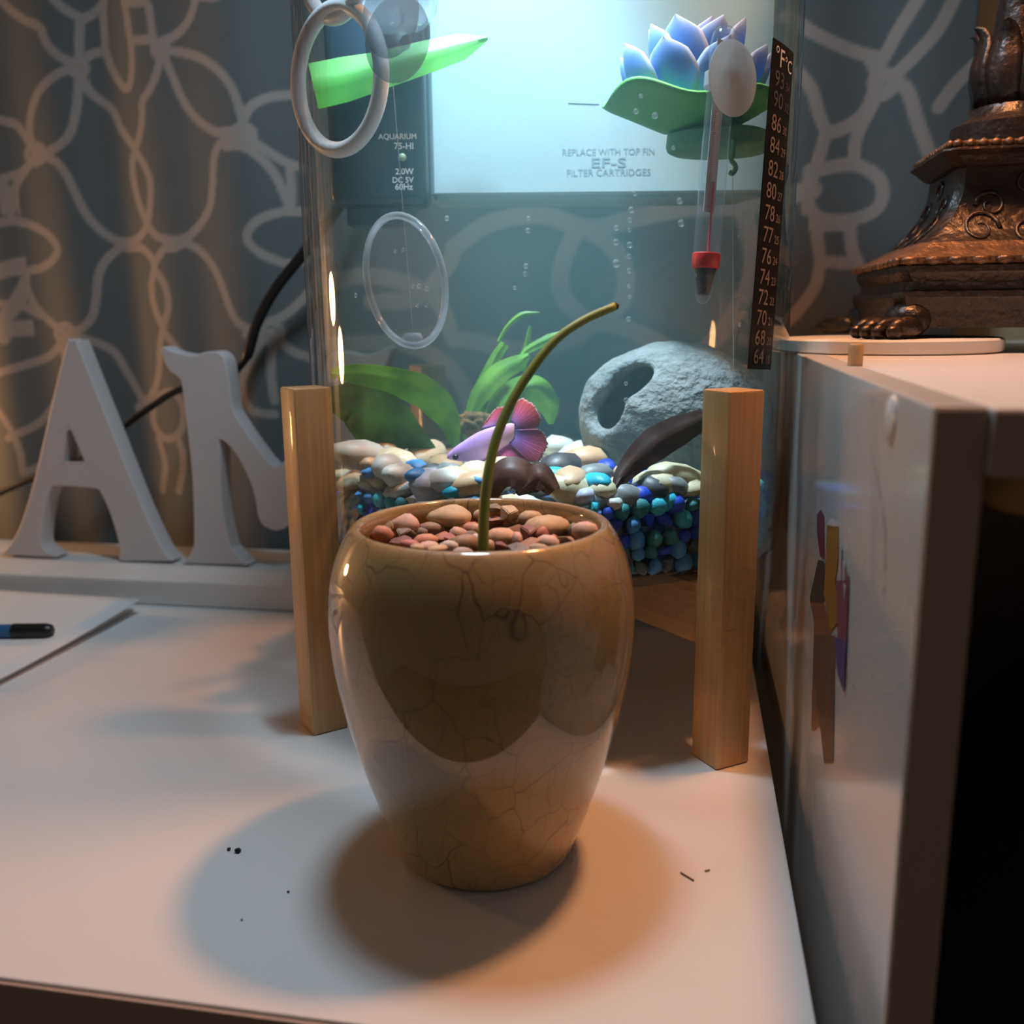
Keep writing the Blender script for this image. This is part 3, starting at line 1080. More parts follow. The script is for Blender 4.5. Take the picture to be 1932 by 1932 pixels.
# bead rows on the two mouldings (front and left sides)
def beads(zrow, hw, count, rad, name, parent):
    bm = bmesh.new()
    for side in range(2):
        for k in range(count):
            t = -hw + 2 * hw * (k + 0.5) / count
            q = LC + (U * t - V * hw if side == 0 else -U * hw + V * t)
            b2 = ico_bm(1)
            for v in b2.verts:
                w_ = v.co
                v.co = (U if side == 0 else V) * (w_.x * hw / count * 0.95) + (V if side == 0 else U) * (w_.y * rad) + Z * (w_.z * rad * 1.1)
            bmesh.ops.translate(b2, vec=Vector((q.x, q.y, zrow)), verts=b2.verts)
            tmp = bpy.data.meshes.new('bead_tmp')
            b2.to_mesh(tmp)
            b2.free()
            bm.from_mesh(tmp)
            bpy.data.meshes.remove(tmp)
    obj(name, bm, M['bronzegold'], parent, smooth=True)['kind'] = 'stuff'


beads(lz(490), LHW * 1.012, 12, 0.0018, 'leaf_border', lamp_ledge)
beads(lz(254), LHW * 0.60, 13, 0.0018, 'bead_border', lamp_cap)
# scroll relief on the front of the body
def body_hw(z):
    t = (z - lz(452)) / (lz(300) - lz(452))
    return LHW * (0.505 + 0.285 * (1 - min(1, max(0, t))) ** 2.4)


rng = random.Random(5)
for side in range(2):
    for (cx_, t0, rad, turn) in ((-0.30, 0.18, 0.0075, 1), (0.30, 0.18, 0.0075, -1), (-0.02, 0.10, 0.006, 1), (-0.22, 0.5, 0.006, -1), (0.22, 0.5, 0.006, 1), (0.0, 0.78, 0.005, 1)):
        sp = []
        for k in range(22):
            a = k / 21 * 2.6 * math.pi
            r_ = rad * (1 - 0.75 * k / 21)
            z = lz(452) + (lz(300) - lz(452)) * t0 + r_ * math.sin(a)
            w_ = cx_ * LHW * 1.2 + turn * r_ * math.cos(a)
            hwz = body_hw(z) + 0.0002
            q = LC + (U * w_ - V * hwz if side == 0 else -U * hwz + V * w_)
            sp.append(Vector((q.x, q.y, z)))
        obj('scroll_relief', tube_bm(sp, [0.0010 - 0.0006 * k / 21 for k in range(22)], 6), M['bronze'], lamp_body, smooth=True)


# claw feet under the four corners
def claw_foot(corner, outdir):
    bm = bmesh.new()
    side = Vector((-outdir.y, outdir.x, 0))
    base = corner + Z * LZ
    lobes = [(outdir * -0.002, (0.0085, 0.0105, 0.0078), 0.0072)]
    for k in range(4):
        s = (k - 1.5) * 0.0054
        lobes.append((outdir * (0.010 - 0.0012 * abs(k - 1.5)) + side * s, (0.0100, 0.0034, 0.0045), 0.0044))
        lobes.append((outdir * (0.018 - 0.0014 * abs(k - 1.5)) + side * s * 1.08, (0.0042, 0.0028, 0.0030), 0.0029))
    for off, sz, h in lobes:
        b2 = ico_bm(2)
        for v in b2.verts:
            w_ = v.co.copy()
            v.co = base + off + outdir * (w_.x * sz[0]) + side * (w_.y * sz[1]) + Z * (h + w_.z * sz[2])
        tmp = bpy.data.meshes.new('lobe_tmp')
        b2.to_mesh(tmp)
        b2.free()
        bm.from_mesh(tmp)
        bpy.data.meshes.remove(tmp)
    for v in bm.verts:
        v.co.z = max(v.co.z, LZ)
    obj('claw_foot', bm, M['bronze'], lamp, smooth=True)


for sa, sb in ((-1, -1), (-1, 1), (1, -1), (1, 1)):
    cn_ = LC + U * (sa * LHW * 0.93) + V * (sb * LHW * 0.93)
    od = (U * sa * 0.75 + V * sb * 0.65).normalized()
    claw_foot(Vector((cn_.x, cn_.y, 0)), od)
# leaf cup and column
ax = Matrix.Translation(Vector((LC.x, LC.y, 0)))
def lzx(row):
    return at_v(1905, row, LFV + LHW).z


obj('neck', lathe_bm([(0, lz(246)), (0.0245, lz(246)), (0.0245, lzx(240)), (0.0220, lzx(232)), (0.0180, lzx(222)), (0.0165, lzx(205)), (0, lzx(205))], 40, ax), M['bronze'], lamp, smooth=40)
colp = [(0.0150, lzx(210)), (0.0142, lzx(180)), (0.0145, lzx(150)), (0.0130, lzx(110)), (0.0110, lzx(70)), (0.0095, lzx(0)), (0.0110, lzx(-120)), (0.013, lzx(-250)), (0.008, lzx(-300)), (0.006, 0.438), (0, 0.438)]
obj('column', lathe_bm([(0, colp[0][1])] + colp, 32, ax), M['bronze'], lamp, smooth=50)
for k in range(8):
    a = k * math.pi / 4 + YAW + 0.2
    d_ = Vector((math.cos(a), math.sin(a), 0))
    s_ = Vector((-d_.y, d_.x, 0))
    V_, F_ = [], []
    prof = [(0.0152, 205, 0.0050), (0.0165, 180, 0.0062), (0.0182, 150, 0.0070), (0.0180, 120, 0.0066), (0.0160, 92, 0.0052), (0.0158, 72, 0.0038), (0.0175, 58, 0.0022), (0.0188, 53, 0.0004)]
    for r_, row, w_ in prof:
        for j in range(-3, 4):
            V_.append(Vector((LC.x, LC.y, lzx(row))) + d_ * (r_ - 0.0016 * (j / 3) ** 2 + 0.0010 * (abs(j) == 0)) + s_ * (w_ * j / 3))
    for i in range(len(prof) - 1):
        for j in range(6):
            q = i * 7 + j
            F_.append((q, q + 1, q + 8, q + 7))
    lf = obj('cup_leaf', (V_, F_), M['bronze'], lamp, smooth=True)
    md = lf.modifiers.new('leaf_thickness', 'SOLIDIFY')
    md.thickness = 0.0016
    md.offset = 0
# socket, plus an added unseen arm and shade that trim the warm light
obj('arm', tube_bm(smooth_path([Vector((LC.x, LC.y, 0.435)), Vector((LC.x, LC.y, 0.52)), Vector(((LC.x + BULB[0]) / 2, (LC.y + BULB[1]) / 2, 0.625)), Vector((BULB[0], BULB[1], 0.60)), Vector((BULB[0], BULB[1], 0.570))], 8), 0.005, 12), M['bronze'], lamp, smooth=True)
bx_ = (Matrix.Translation(Vector(BULB)) @ Vector((0, 0, -1)).rotation_difference(Vector((-0.26, -0.12, -1.0)).normalized()).to_matrix().to_4x4()
       @ Matrix.Translation((0, 0, -BULB[2])))                     # the added shade is tilted to keep warm light off the curtain
sh = obj('added_lamp_shade', lathe_bm([(0.0425, 0.462), (0.042, 0.540), (0.030, 0.570), (0.008, 0.576)], 48, bx_), M['shade'], lamp, smooth=True)
md = sh.modifiers.new('shade_thickness', 'SOLIDIFY')
md.thickness = 0.0015
obj('bulb_holder', lathe_bm([(0, 0.438), (0.014, 0.438), (0.014, 0.460), (0.010, 0.470), (0, 0.470)], 24, ax), M['bronze'], lamp, smooth=40)

# ================================================================== wooden stand
stand = thing('plant_stand', 'light bamboo four-legged stand holding up the fish tank', 'stand', TC)
LEGH, LEGW, LEGR = 0.1443, 0.0158, 0.1172
leg_me = None
yaw0 = math.atan2(-0.0641, -0.0985)
for k, extra in ((0, 0.0), (1, R(-7)), (2, 0.0), (3, 0.0)):
    a = yaw0 + k * math.pi / 2
    q = TC + Vector((math.cos(a), math.sin(a), 0)) * LEGR
    if leg_me is None:
        lo = obj('leg', box_bm(LEGW, LEGW, LEGH - 0.0001, 0.0009), M['wood'], None, smooth=30)
        leg_me = lo.data
    else:
        lo = link(bpy.data.objects.new('leg', leg_me))
    lo.parent = stand
    lo.location = (q.x - TC.x, q.y - TC.y, 0.0001)
    lo.rotation_euler = (0, 0, a + extra)
for k, (z0, z1) in enumerate(((0.0455, 0.0695), (0.0460, 0.0700))):
    a = yaw0 + k * math.pi / 2
    Lb = 2 * (LEGR - LEGW / 2) - 0.0008
    if k == 0:
        o = obj('cross_bar', box_bm(Lb, 0.0120, z1 - z0, 0.0008), M['woodbar'], None, smooth=30)
        o.parent = stand
        o.location = (0, 0, z0)
        o.rotation_euler = (0, 0, a)
    else:
        hl = (Lb - 0.0125) / 2
        for s in (-1, 1):
            o = obj('cross_bar', box_bm(hl, 0.0120, z1 - z0, 0.0008), M['woodbar'], None, smooth=30)
            o.parent = stand
            off = s * (0.0125 / 2 + hl / 2)
            o.location = (off * math.cos(a), off * math.sin(a), z0)
            o.rotation_euler = (0, 0, a)

# ================================================================== fish tank and water
tank = thing('fish_tank', 'round glass fish tank full of water on the wooden stand', 'fish tank', TC + Z * TB)
ri = TR - GLASS_T
obj('glass', lathe_bm([(0, TB), (TR - 0.004, TB), (TR - 0.001, TB + 0.001), (TR, TB + 0.004), (TR, TTOP - 0.001), (TR - 0.001, TTOP), (ri + 0.001, TTOP), (ri, TTOP - 0.001),
                       (ri, TB + 0.0045), (ri - 0.002, TB + 0.003), (0, TB + 0.003)], 128, Matrix.Translation(TC)), M['glass'], tank, smooth=40)
wr = ri - 0.0003
WT = 0.343
wt = obj('water', lathe_bm([(0, TB + 0.0033), (wr, TB + 0.0033), (wr, WT), (0, WT)], 96, Matrix.Translation(TC)), M['water'])
setp(wt, 'clear pale teal water filling the round fish tank', 'water', kind='stuff')

# LED lamp clipped above the water
lx = Matrix.Translation(Vector((LED[0], LED[1], 0)))
al = thing('tank_light', 'round LED light hanging over the fish tank water', 'light', Vector(LED))
obj('housing', lathe_bm([(0.040, LED[2] + 0.001), (0.040, LED[2] + 0.010), (0.030, LED[2] + 0.014), (0, LED[2] + 0.014)], 40, lx), M['black'], al, smooth=40)
obj('arm', tube_bm(smooth_path([Vector((LED[0], LED[1], LED[2] + 0.012)), Vector((LED[0] + 0.01, 0.47, LED[2] + 0.03)), Vector((0.02, 0.554, 0.58)), Vector((0.02, 0.554, 0.345))], 6), 0.003, 10), M['black'], al, smooth=True)

# ---- gravel bed and pebbles
BED = 0.0965
rng = random.Random(11)
bm = lathe_bm([(0, TB + 0.0036), (0.0985, TB + 0.0036), (0.0985, BED - 0.004), (0.094, BED), (0.06, BED), (0.03, BED), (0, BED)], 64, Matrix.Translation(TC))
gb = obj('gravel', bm, M['gravel'], smooth=40)
setp(gb, 'deep bed of grey and blue gravel in the bottom of the tank', 'gravel', kind='stuff')

shapes = []
for s in range(10):
    bm = ico_bm(2)
    for v in bm.verts:
        k = 1 + 0.20 * noise.noise(v.co * 1.1 + Vector((s * 3.7, s * 1.3, 2))) + 0.05 * noise.noise(v.co * 3 + Vector((s, 0, 5)))
        v.co = v.co * k
    shapes.append(bm)
shape_me = []
for s, bm in enumerate(shapes):
    me = bpy.data.meshes.new('pebble_shape')
    bm.to_mesh(me)
    bm.free()
    shade(me)
    shape_me.append(me)
ang_me = []
crng = random.Random(77)
for s in range(8):
    bm = bmesh.new()
    for k in range(13):
        d = Vector((crng.gauss(0, 1), crng.gauss(0, 1), crng.gauss(0, 1))).normalized()
        bm.verts.new(d * crng.uniform(0.85, 1.12))
    ret = bmesh.ops.convex_hull(bm, input=bm.verts[:])
    bmesh.ops.delete(bm, geom=[g for g in ret['geom_interior'] if isinstance(g, bmesh.types.BMVert)], context='VERTS')
    bmesh.ops.bevel(bm, geom=bm.edges[:], offset=0.07, segments=2, affect='EDGES', clamp_overlap=True)
    me = bpy.data.meshes.new('chip_shape')
    bm.to_mesh(me)
    bm.free()
    shade(me, 50)
    ang_me.append(me)
cache = {}


def pebble(name, shape, key, center, size, rot, label, group, angular=False):
    src = (ang_me if angular else shape_me)
    s = shape % len(src)
    ck = (s, key, angular)
    if ck not in cache:
        me = src[s].copy()
        me.materials.append(M[key])
        cache[ck] = me
    o = link(bpy.data.objects.new(name, cache[ck]))
    o.location = center
    o.scale = size
    o.rotation_euler = rot
    return setp(o, label, 'pebble', group)


PC = {
    'cream': ((0.62, 0.56, 0.36), (0.72, 0.66, 0.46)), 'white': ((0.66, 0.68, 0.62), (0.74, 0.76, 0.72)), 'tan': ((0.50, 0.38, 0.22), (0.62, 0.50, 0.32)),
    'grey': ((0.20, 0.22, 0.23), (0.30, 0.32, 0.32)), 'dark': ((0.045, 0.05, 0.06), (0.10, 0.11, 0.12)), 'cyan': ((0.02, 0.42, 0.62), (0.04, 0.52, 0.70)),
    'blue': ((0.01, 0.05, 0.52), (0.015, 0.08, 0.62)), 'sky': ((0.06, 0.28, 0.66), (0.10, 0.36, 0.72)), 'peach': ((0.66, 0.42, 0.24), (0.72, 0.52, 0.34)), 'lilac': ((0.50, 0.52, 0.66), (0.60, 0.62, 0.72)),
}
for k, (a, b) in PC.items():
    M['pb_' + k] = mat('pebble_' + k, a, 0.45, var=b, scale=1.4, randval=0.12, bump=0.12, bump_scale=9)
peb_label = {'cream': 'cream pebble', 'white': 'whitish pebble', 'tan': 'tan pebble', 'grey': 'grey pebble', 'dark': 'charcoal pebble', 'cyan': 'bright cyan pebble',
             'blue': 'deep blue pebble', 'sky': 'sky blue pebble', 'peach': 'peach pebble', 'lilac': 'pale lilac pebble'}


def project(q):
    d = q - CAMP
    cp, sp = math.cos(PITCH), math.sin(PITCH)
    fwd, upv = d.y * cp - d.z * sp, d.y * sp + d.z * cp
    a, b = d.x / fwd * FPX, upv / fwd * FPX
    c, s = math.cos(-ROLL), math.sin(-ROLL)
    return 966 + c * a - s * b, 966 - (s * a + c * b)


def tank_place(q):
    px = project(q)[0]
    where = ('beside the left stand leg' if px < 740 else 'below the broad fern leaves' if px < 850 else 'left of the stem under the fish' if px < 925 else
             'under the fish tail' if px < 1050 else 'by the cave opening' if px < 1165 else 'by the long brown leaf' if px < 1315 else 'right of the right stand leg')
    deep = 'at the front glass' if q.y < 0.366 else 'midway in the tank' if q.y < 0.455 else 'at the tank back'
    return deep + ' ' + where


def tank_pebble(x, y, z, r_, key, flat=None):
    fl = flat or rng.uniform(0.55, 0.8)
    pebble('pebble', rng.randrange(10), 'pb_' + key, Vector((x, y, z)), (r_ * rng.uniform(0.95, 1.4), r_ * rng.uniform(0.75, 1.0), r_ * fl),
           (rng.uniform(-0.3, 0.3), rng.uniform(-0.3, 0.3), rng.uniform(0, 3.1)),
           ('large ' if r_ > 0.0085 else 'small ' if r_ < 0.0062 else '') + peb_label[key] + ' ' + tank_place(Vector((x, y, z))), key + ' pebbles in the fish tank')


# individual larger pebbles seen against the front glass and over the pot's rim
front = [(680, 860, .40, 'white', .0105), (735, 872, .400, 'cream', .0085), (720, 858, .43, 'tan', .009), (752, 880, .385, 'cream', .0100), (840, 865, .42, 'tan', .009),
         (800, 862, .44, 'cream', .011), (770, 850, .46, 'cream', .012), (660, 885, .375, 'peach', .0062), (705, 885, .37, 'white', .0072), (690, 893, .372, 'sky', .0042),
         (785, 882, .375, 'sky', .0055), (820, 893, .372, 'dark', .0070), (845, 885, .372, 'grey', .0078), (735, 903, .366, 'white', .0080), (680, 905, .370, 'cream', .0070),
         (790, 900, .36, 'sky', .0050), (815, 912, .352, 'white', .0078), (720, 930, .358, 'white', .0065), (765, 925, .352, 'lilac', .0088), (655, 915, .374, 'white', .0062),
         (880, 918, .346, 'peach', .0078), (835, 935, .344, 'cyan', .0036), (860, 905, .36, 'cream', .0070), (900, 885, .37, 'cream', .0090), (940, 880, .38, 'cream', .0095),
         (905, 908, .352, 'sky', .0042), (995, 888, .375, 'sky', .0045), (1030, 878, .38, 'cream', .0075), (1060, 885, .37, 'dark', .0100), (1045, 895, .36, 'cyan', .0055),
         (1095, 890, .37, 'cyan', .0040), (1145, 880, .38, 'blue', .0046), (1120, 895, .365, 'grey', .0060), (1075, 905, .352, 'peach', .0068), (1125, 908, .350, 'cyan', .0058),
         (1080, 928, .344, 'cream', .0088), (1140, 925, .346, 'cream', .0062), (1110, 940, .342, 'lilac', .0060), (1150, 945, .343, 'grey', .0065), (1175, 890, .375, 'peach', .0055),
         (1095, 862, .42, 'white', .0095), (1055, 845, .45, 'white', .011), (1110, 868, .40, 'peach', .0090), (1190, 945, .345, 'grey', .0090), (1240, 917, .356, 'cream', .0090),
         (1285, 905, .362, 'cream', .0105), (1235, 925, .352, 'dark', .0070), (1215, 905, .36, 'blue', .0050), (1275, 915, .356, 'blue', .0040), (1290, 925, .352, 'grey', .0075),
         (1310, 915, .36, 'cream', .0075), (1225, 945, .346, 'blue', .0085), (1280, 948, .350, 'cyan', .0055), (1455, 945, .40, 'cyan', .0055), (1440, 965, .392, 'tan', .0060),
         (1470, 930, .41, 'blue', .0060), (1450, 920, .41, 'sky', .0055), (1165, 960, .3385, 'white', .0058)]
for x, y, Y, key, r_ in front:
    if 830 < x < 1045 and y < 900:
        y += 14                     # leave room under the fish
    q = at_y(x, y, Y)
    dv = Vector((q.x - TC.x, q.y - TC.y, 0))
    lim = ri - 0.0015 - r_ * 1.2
    if dv.length > lim:
        dv = dv.normalized() * lim
    tank_pebble(TC.x + dv.x, TC.y + dv.y, q.z, r_, key)
placed = [(at_y(x, y, Y), r_) for x, y, Y, key, r_ in front]
keys = ['cream'] * 8 + ['white'] * 5 + ['tan'] * 4 + ['grey'] * 3 + ['peach'] * 2 + ['dark'] + ['sky'] + ['cyan'] + ['blue']
tries = 0
cnt = 0
spots = []
while cnt < 120 and tries < 6000:
    tries += 1
    a = rng.uniform(0, 2 * math.pi)
    rr = 0.095 * math.sqrt(rng.random())
    x, y = TC.x + rr * math.cos(a), TC.y + rr * math.sin(a)
    r_ = rng.uniform(0.0055, 0.0105)
    if rr + r_ > 0.1005 or any((x - a_) ** 2 + (y - b_) ** 2 < (0.72 * (r_ + c_)) ** 2 for a_, b_, c_ in spots):
        continue
    if any((x - q.x) ** 2 + (y - q.y) ** 2 < (0.8 * (r_ + c_)) ** 2 for q, c_ in placed):
        continue
    spots.append((x, y, r_))
    cnt += 1
    tank_pebble(x, y, BED + r_ * 0.35 + 0.0006, r_, rng.choice(keys))

# coloured aquarium gravel pressed against the glass
for k, (a, b) in {'gcyan': ((0.04, 0.52, 0.66), (0.06, 0.62, 0.74)), 'gblue': ((0.012, 0.06, 0.62), (0.02, 0.09, 0.72)), 'gsky': ((0.07, 0.32, 0.74), (0.10, 0.40, 0.80)),
                  'gslate': ((0.12, 0.16, 0.17), (0.18, 0.22, 0.22)), 'gteal': ((0.04, 0.26, 0.28), (0.06, 0.32, 0.34))}.items():
    M[k] = mat('gravel_' + k, a, 0.5, var=b, scale=1.6, randval=0.15, bump=0.35, bump_scale=10)
gl_label = {'gcyan': 'cyan', 'gblue': 'dark blue', 'gsky': 'sky blue', 'gslate': 'shade-darkened grey', 'gteal': 'teal'}
for (t0, t1) in ((-142, -124), (-84, -14)):
    row = 0
    z = TB + 0.0062
    while z < BED + 0.0055:
        th = t0 + rng.uniform(0, 2)
        while th < t1:
            r_ = rng.uniform(0.0028, 0.0043)
            q = on_tank(R(th), z + rng.uniform(-0.001, 0.001), ri - 0.0008 - r_)
            hi = (z - TB) / (BED - TB)
            key = rng.choice(['gcyan', 'gblue', 'gsky', 'gblue', 'gteal']) if hi > 0.62 else rng.choice(['gslate', 'gslate', 'gblue', 'gteal', 'gsky', 'gslate'])  # lower rows mostly darkened: unlit depth of the bed put into grain colour
            o = pebble('gravel_grain', rng.randrange(6), key, q, (r_, r_ * rng.uniform(.75, 1), r_ * rng.uniform(.75, 1)),
                       (rng.uniform(0, 3), rng.uniform(0, 3), rng.uniform(0, 3)), gl_label[key] + ' gravel grain ' + ('on top of the bed ' if hi > 0.75 else 'halfway down the bed ' if hi > 0.4 else 'low in the bed ')
                       + ('against the glass left of the pot' if th < -100 else 'against the glass right of the pot' if th < -62 else 'behind the right stand leg' if th < -40 else 'right of the right stand leg'), key[1:] + ' gravel grains at the glass', angular=rng.random() < 0.3)
            o['category'] = 'gravel'
            th += math.degrees(r_ * 1.95 / ri)
        z += 0.0058
        row += 1

# ---- cave rock with its oval opening
CC = Vector((0.0722, 0.4175, 0.1258))


def cave():
    bm = bmesh.new()
    hole = Vector((-0.66, -0.60, 0.46)).normalized()
    mt = frame_mtx(Vector((0, 0, 0)), Vector((0.8, -0.6, 0)), hole).to_3x3()
    n_, rings = 72, []
    th0 = R(20)

    def ring(th, shrink, lip=0.0):
        rr = []
        for k in range(n_):
            ph = 2 * math.pi * k / n_
            t = th
            if th <= R(60):
                ecc = 1.0 + 0.42 * math.cos(2 * (ph - R(62)))
                f = 1 - (th - th0) / R(36)
                t = th * (1 + (ecc - 1) * max(0, min(1, f)))
            d = mt @ Vector((math.sin(t) * math.cos(ph), math.sin(t) * math.sin(ph), math.cos(t)))
            e = Vector((d.x * 0.0425, d.y * 0.0330, d.z * 0.0335))
            e = Matrix.Rotation(R(-4), 3, 'Y') @ e
            dn = noise.fractal(e * 60, 1.0, 2.0, 4)
            dl = noise.noise(e * 24 + Vector((3, 1, 2)))
            q = e * (shrink + (0.030 * dn + 0.060 * dl if shrink > 0.9 else 0.02 * dl)) + lip * (-hole)
            rr.append(bm.verts.new(CC + q))
        rings.append(rr)

    for k in range(14):
        ring(R(160) - (R(160) - th0) * k / 13, 0.80 if k < 13 else 0.90)
    ring(th0 * 1.02, 0.95)
    ring(th0 * 1.08, 0.985)
    for k in range(1, 46):
        ring(th0 * 1.08 + (R(178) - th0 * 1.08) * k / 45, 1.0)
    for a, b in zip(rings[:-1], rings[1:]):
        for k in range(n_):
            bm.faces.new((a[k], a[(k + 1) % n_], b[(k + 1) % n_], b[k]))
    bm.faces.new(rings[0])
    bm.faces.new(rings[-1][::-1])
    return bm


cv = obj('cave_rock', cave(), M['stone'], smooth=True)
setp(cv, 'hollow grey stone cave with oval opening inside the fish tank', 'rock')


# ---- plants
def leaf_bm(pts, widths, tilt=0.25, fold=0.18, wave=0.0, seed=0, thick=0.0005):
    """Blade along pts; widths are full widths."""
    P = smooth_path(pts, 6)
    ws = np.interp(np.linspace(0, 1, len(P)), np.linspace(0, 1, len(widths)), widths)
    bm = bmesh.new()
    top, bot = [], []
    for i, q in enumerate(P):
        t = (P[min(i + 1, len(P) - 1)] - P[max(i - 1, 0)]).normalized()
        view = (q - CAMP)
        view = Vector((TC.x * 0.3, 1.0, -0.05)).normalized()
        s = t.cross(view)
        s = (s.normalized() if s.length > 1e-4 else Vector((1, 0, 0)))
        s = (s + view * tilt).normalized()
        nn = s.cross(t).normalized()
        row_t, row_b = [], []
        for j in range(-3, 4):
            f = j / 3
            off = s * (ws[i] / 2 * f) + nn * (fold * ws[i] / 2 * abs(f) + wave * ws[i] * 0.2 * math.sin(i * 0.9 + seed + (0 if f < 0 else 2)) * abs(f))
            tk = thick * (1 + 1.5 * (j == 0)) * (0.25 + 0.75 * (1 - abs(f)))
            row_t.append(bm.verts.new(q + off + nn * tk / 2))
            row_b.append(bm.verts.new(q + off - nn * tk / 2))
        top.append(row_t)
        bot.append(row_b)
    m_ = len(P)
    for i in range(m_ - 1):
        for j in range(6):
            bm.faces.new((top[i][j], top[i][j + 1], top[i + 1][j + 1], top[i + 1][j]))
            bm.faces.new((bot[i][j + 1], bot[i][j], bot[i + 1][j], bot[i + 1][j + 1]))
        for j in (0, 6):
            bm.faces.new((top[i][j], top[i + 1][j], bot[i + 1][j], bot[i][j]))
    return bm


PXM = lambda px, Y: px * Y * 1.0 / FPX


def leaf(px, Y, widths, material, parent, name='leaf', Y2=None, **kw):
    Y2 = Y2 if Y2 is not None else Y
    pts = [at_y(x, y, Y + (Y2 - Y) * i / (len(px) - 1)) for i, (x, y) in enumerate(px)]
    return obj(name, leaf_bm(pts, [PXM(w, (Y + Y2) / 2) for w in widths], **kw), M[material], parent, smooth=60)


f1 = thing('java_fern', 'green aquarium fern with broad arching leaves left of the fish', 'plant', at_y(855, 850, .43))
leaf([(862, 852), (845, 795), (810, 750), (750, 722), (680, 708), (625, 704)], .43, [8, 44, 64, 62, 48, 38, 16], 'fern', f1, Y2=.402, wave=0.2, seed=1)
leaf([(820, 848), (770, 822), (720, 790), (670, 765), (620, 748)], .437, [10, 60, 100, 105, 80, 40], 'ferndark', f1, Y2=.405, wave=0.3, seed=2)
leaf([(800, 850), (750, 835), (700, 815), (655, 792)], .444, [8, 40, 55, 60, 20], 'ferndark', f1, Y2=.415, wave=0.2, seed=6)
f2 = thing('java_fern', 'green aquarium fern with narrow upright leaves behind the fish', 'plant', at_y(900, 850, .45))
leaf([(880, 800), (893, 762), (915, 715), (935, 675), (952, 648)], .450, [12, 26, 26, 22, 18], 'fern', f2, seed=3)
leaf([(886, 790), (905, 745), (940, 705), (975, 685), (998, 670)], .445, [14, 38, 42, 32, 10], 'fern', f2, seed=4)
leaf([(940, 645), (958, 615), (985, 594), (1018, 590)], .452, [6, 8, 12, 3], 'fern', f2, seed=5)
leaf([(985, 700), (992, 660), (1000, 615)], .452, [12, 14, 5], 'fern', f2, seed=7)
leaf([(975, 705), (990, 665), (1035, 640), (1062, 628)], .448, [6, 14, 22, 8], 'fern', f2, seed=8, tilt=0.4)
leaf([(925, 840), (945, 780), (975, 745), (1010, 735), (1035, 765), (1040, 800)], .452, [20, 60, 66, 56, 48, 10], 'fern', f2, seed=9)
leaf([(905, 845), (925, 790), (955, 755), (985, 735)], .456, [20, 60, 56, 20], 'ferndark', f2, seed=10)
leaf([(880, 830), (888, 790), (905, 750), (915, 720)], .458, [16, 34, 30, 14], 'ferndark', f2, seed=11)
# root clump
bm = lumpy(at_y(892, 800, .442), (0.0085, 0.0070, 0.0055), 4, 0.55, 3.2, 2.0)
rt = obj('rhizome', bm, M['roots'], f2, smooth=True, label='brown fuzzy root clump')

db = thing('fallen_leaf', 'long dark brown dead leaf leaning in front of the cave', 'leaf', at_y(1165, 930, .347))
leaf([(1152, 935), (1180, 890), (1220, 850), (1270, 818), (1330, 790)], .345, [5, 32, 52, 66, 60, 40], 'brownleaf', db, 'blade', Y2=.362, tilt=0.1, wave=0.2)
ml_ = thing('fallen_leaf', 'crumpled maroon dead leaf just above the pot rim', 'leaf', at_y(985, 930, .346))
leaf([(925, 945), (938, 905), (960, 890), (985, 898), (1000, 925)], .345, [20, 52, 66, 70, 40], 'maroonleaf', ml_, 'blade', Y2=.3435, tilt=0.5)
leaf([(975, 932), (1000, 912), (1020, 898), (1046, 925)], .3435, [10, 44, 56, 30], 'maroonleaf', ml_, 'blade', Y2=.3420, tilt=0.4)

# long bright leaf floating near the top
bl = thing('floating_leaf', 'long bright green leaf blade near the top left of the tank', 'leaf', at_y(740, 130, .425))
leaf([(590, 158), (650, 145), (720, 128), (800, 105), (870, 85), (920, 72)], .420, [86, 84, 70, 62, 50, 6], 'blade', bl, 'blade', Y2=.43, tilt=0.25)

# ---- filter box at the back
FY = 0.4475
zb_ = at_y(1150, 372, FY).z
xl = at_y(806, 300, FY).x
filt = thing('filter_box', 'pale plastic filter box with printed lettering at the back of the tank', 'filter', Vector((0.05, 0.47, zb_)))
poly = [(xl, FY + 0.004), (xl + 0.003, FY), (0.1165, FY), (0.1185, FY + 0.003), (0.1130, 0.480), (0.106, 0.488), (xl + 0.004, 0.488), (xl, 0.484)]
bm = bmesh.new()
bot = [bm.verts.new((x, y, zb_)) for x, y in poly]
top = [bm.verts.new((x, y, 0.350)) for x, y in poly]
for k in range(len(poly)):
    bm.faces.new((bot[k], bot[(k + 1) % len(poly)], top[(k + 1) % len(poly)], top[k]))
bm.faces.new(bot[::-1])
bm.faces.new(top)
bmesh.ops.bevel(bm, geom=[e for e in bm.edges if all(abs(v.co.z - zb_) < 1e-6 for v in e.verts)], offset=0.0025, segments=3, affect='EDGES')
fhouse = obj('housing', bm, M['filter'], filt, smooth=40)


def flat_text(body, px, py, Y, width_px, material, parent, name='lettering', bold=0.0, hscale=1.0):
    me = text_mesh(name, body, 0.01, 0.0, bold=bold)
    xs = [v.co.x for v in me.vertices]
    w = max(xs) - min(xs)
    c = at_y(px, py, Y)
    s = PXM(width_px, Y) / w
    me.transform(Matrix.Translation(c) @ Matrix.Rotation(R(90), 4, 'X') @ Matrix.Diagonal((s, s * hscale, s, 1)))
    return obj(name, me, M[material], parent)


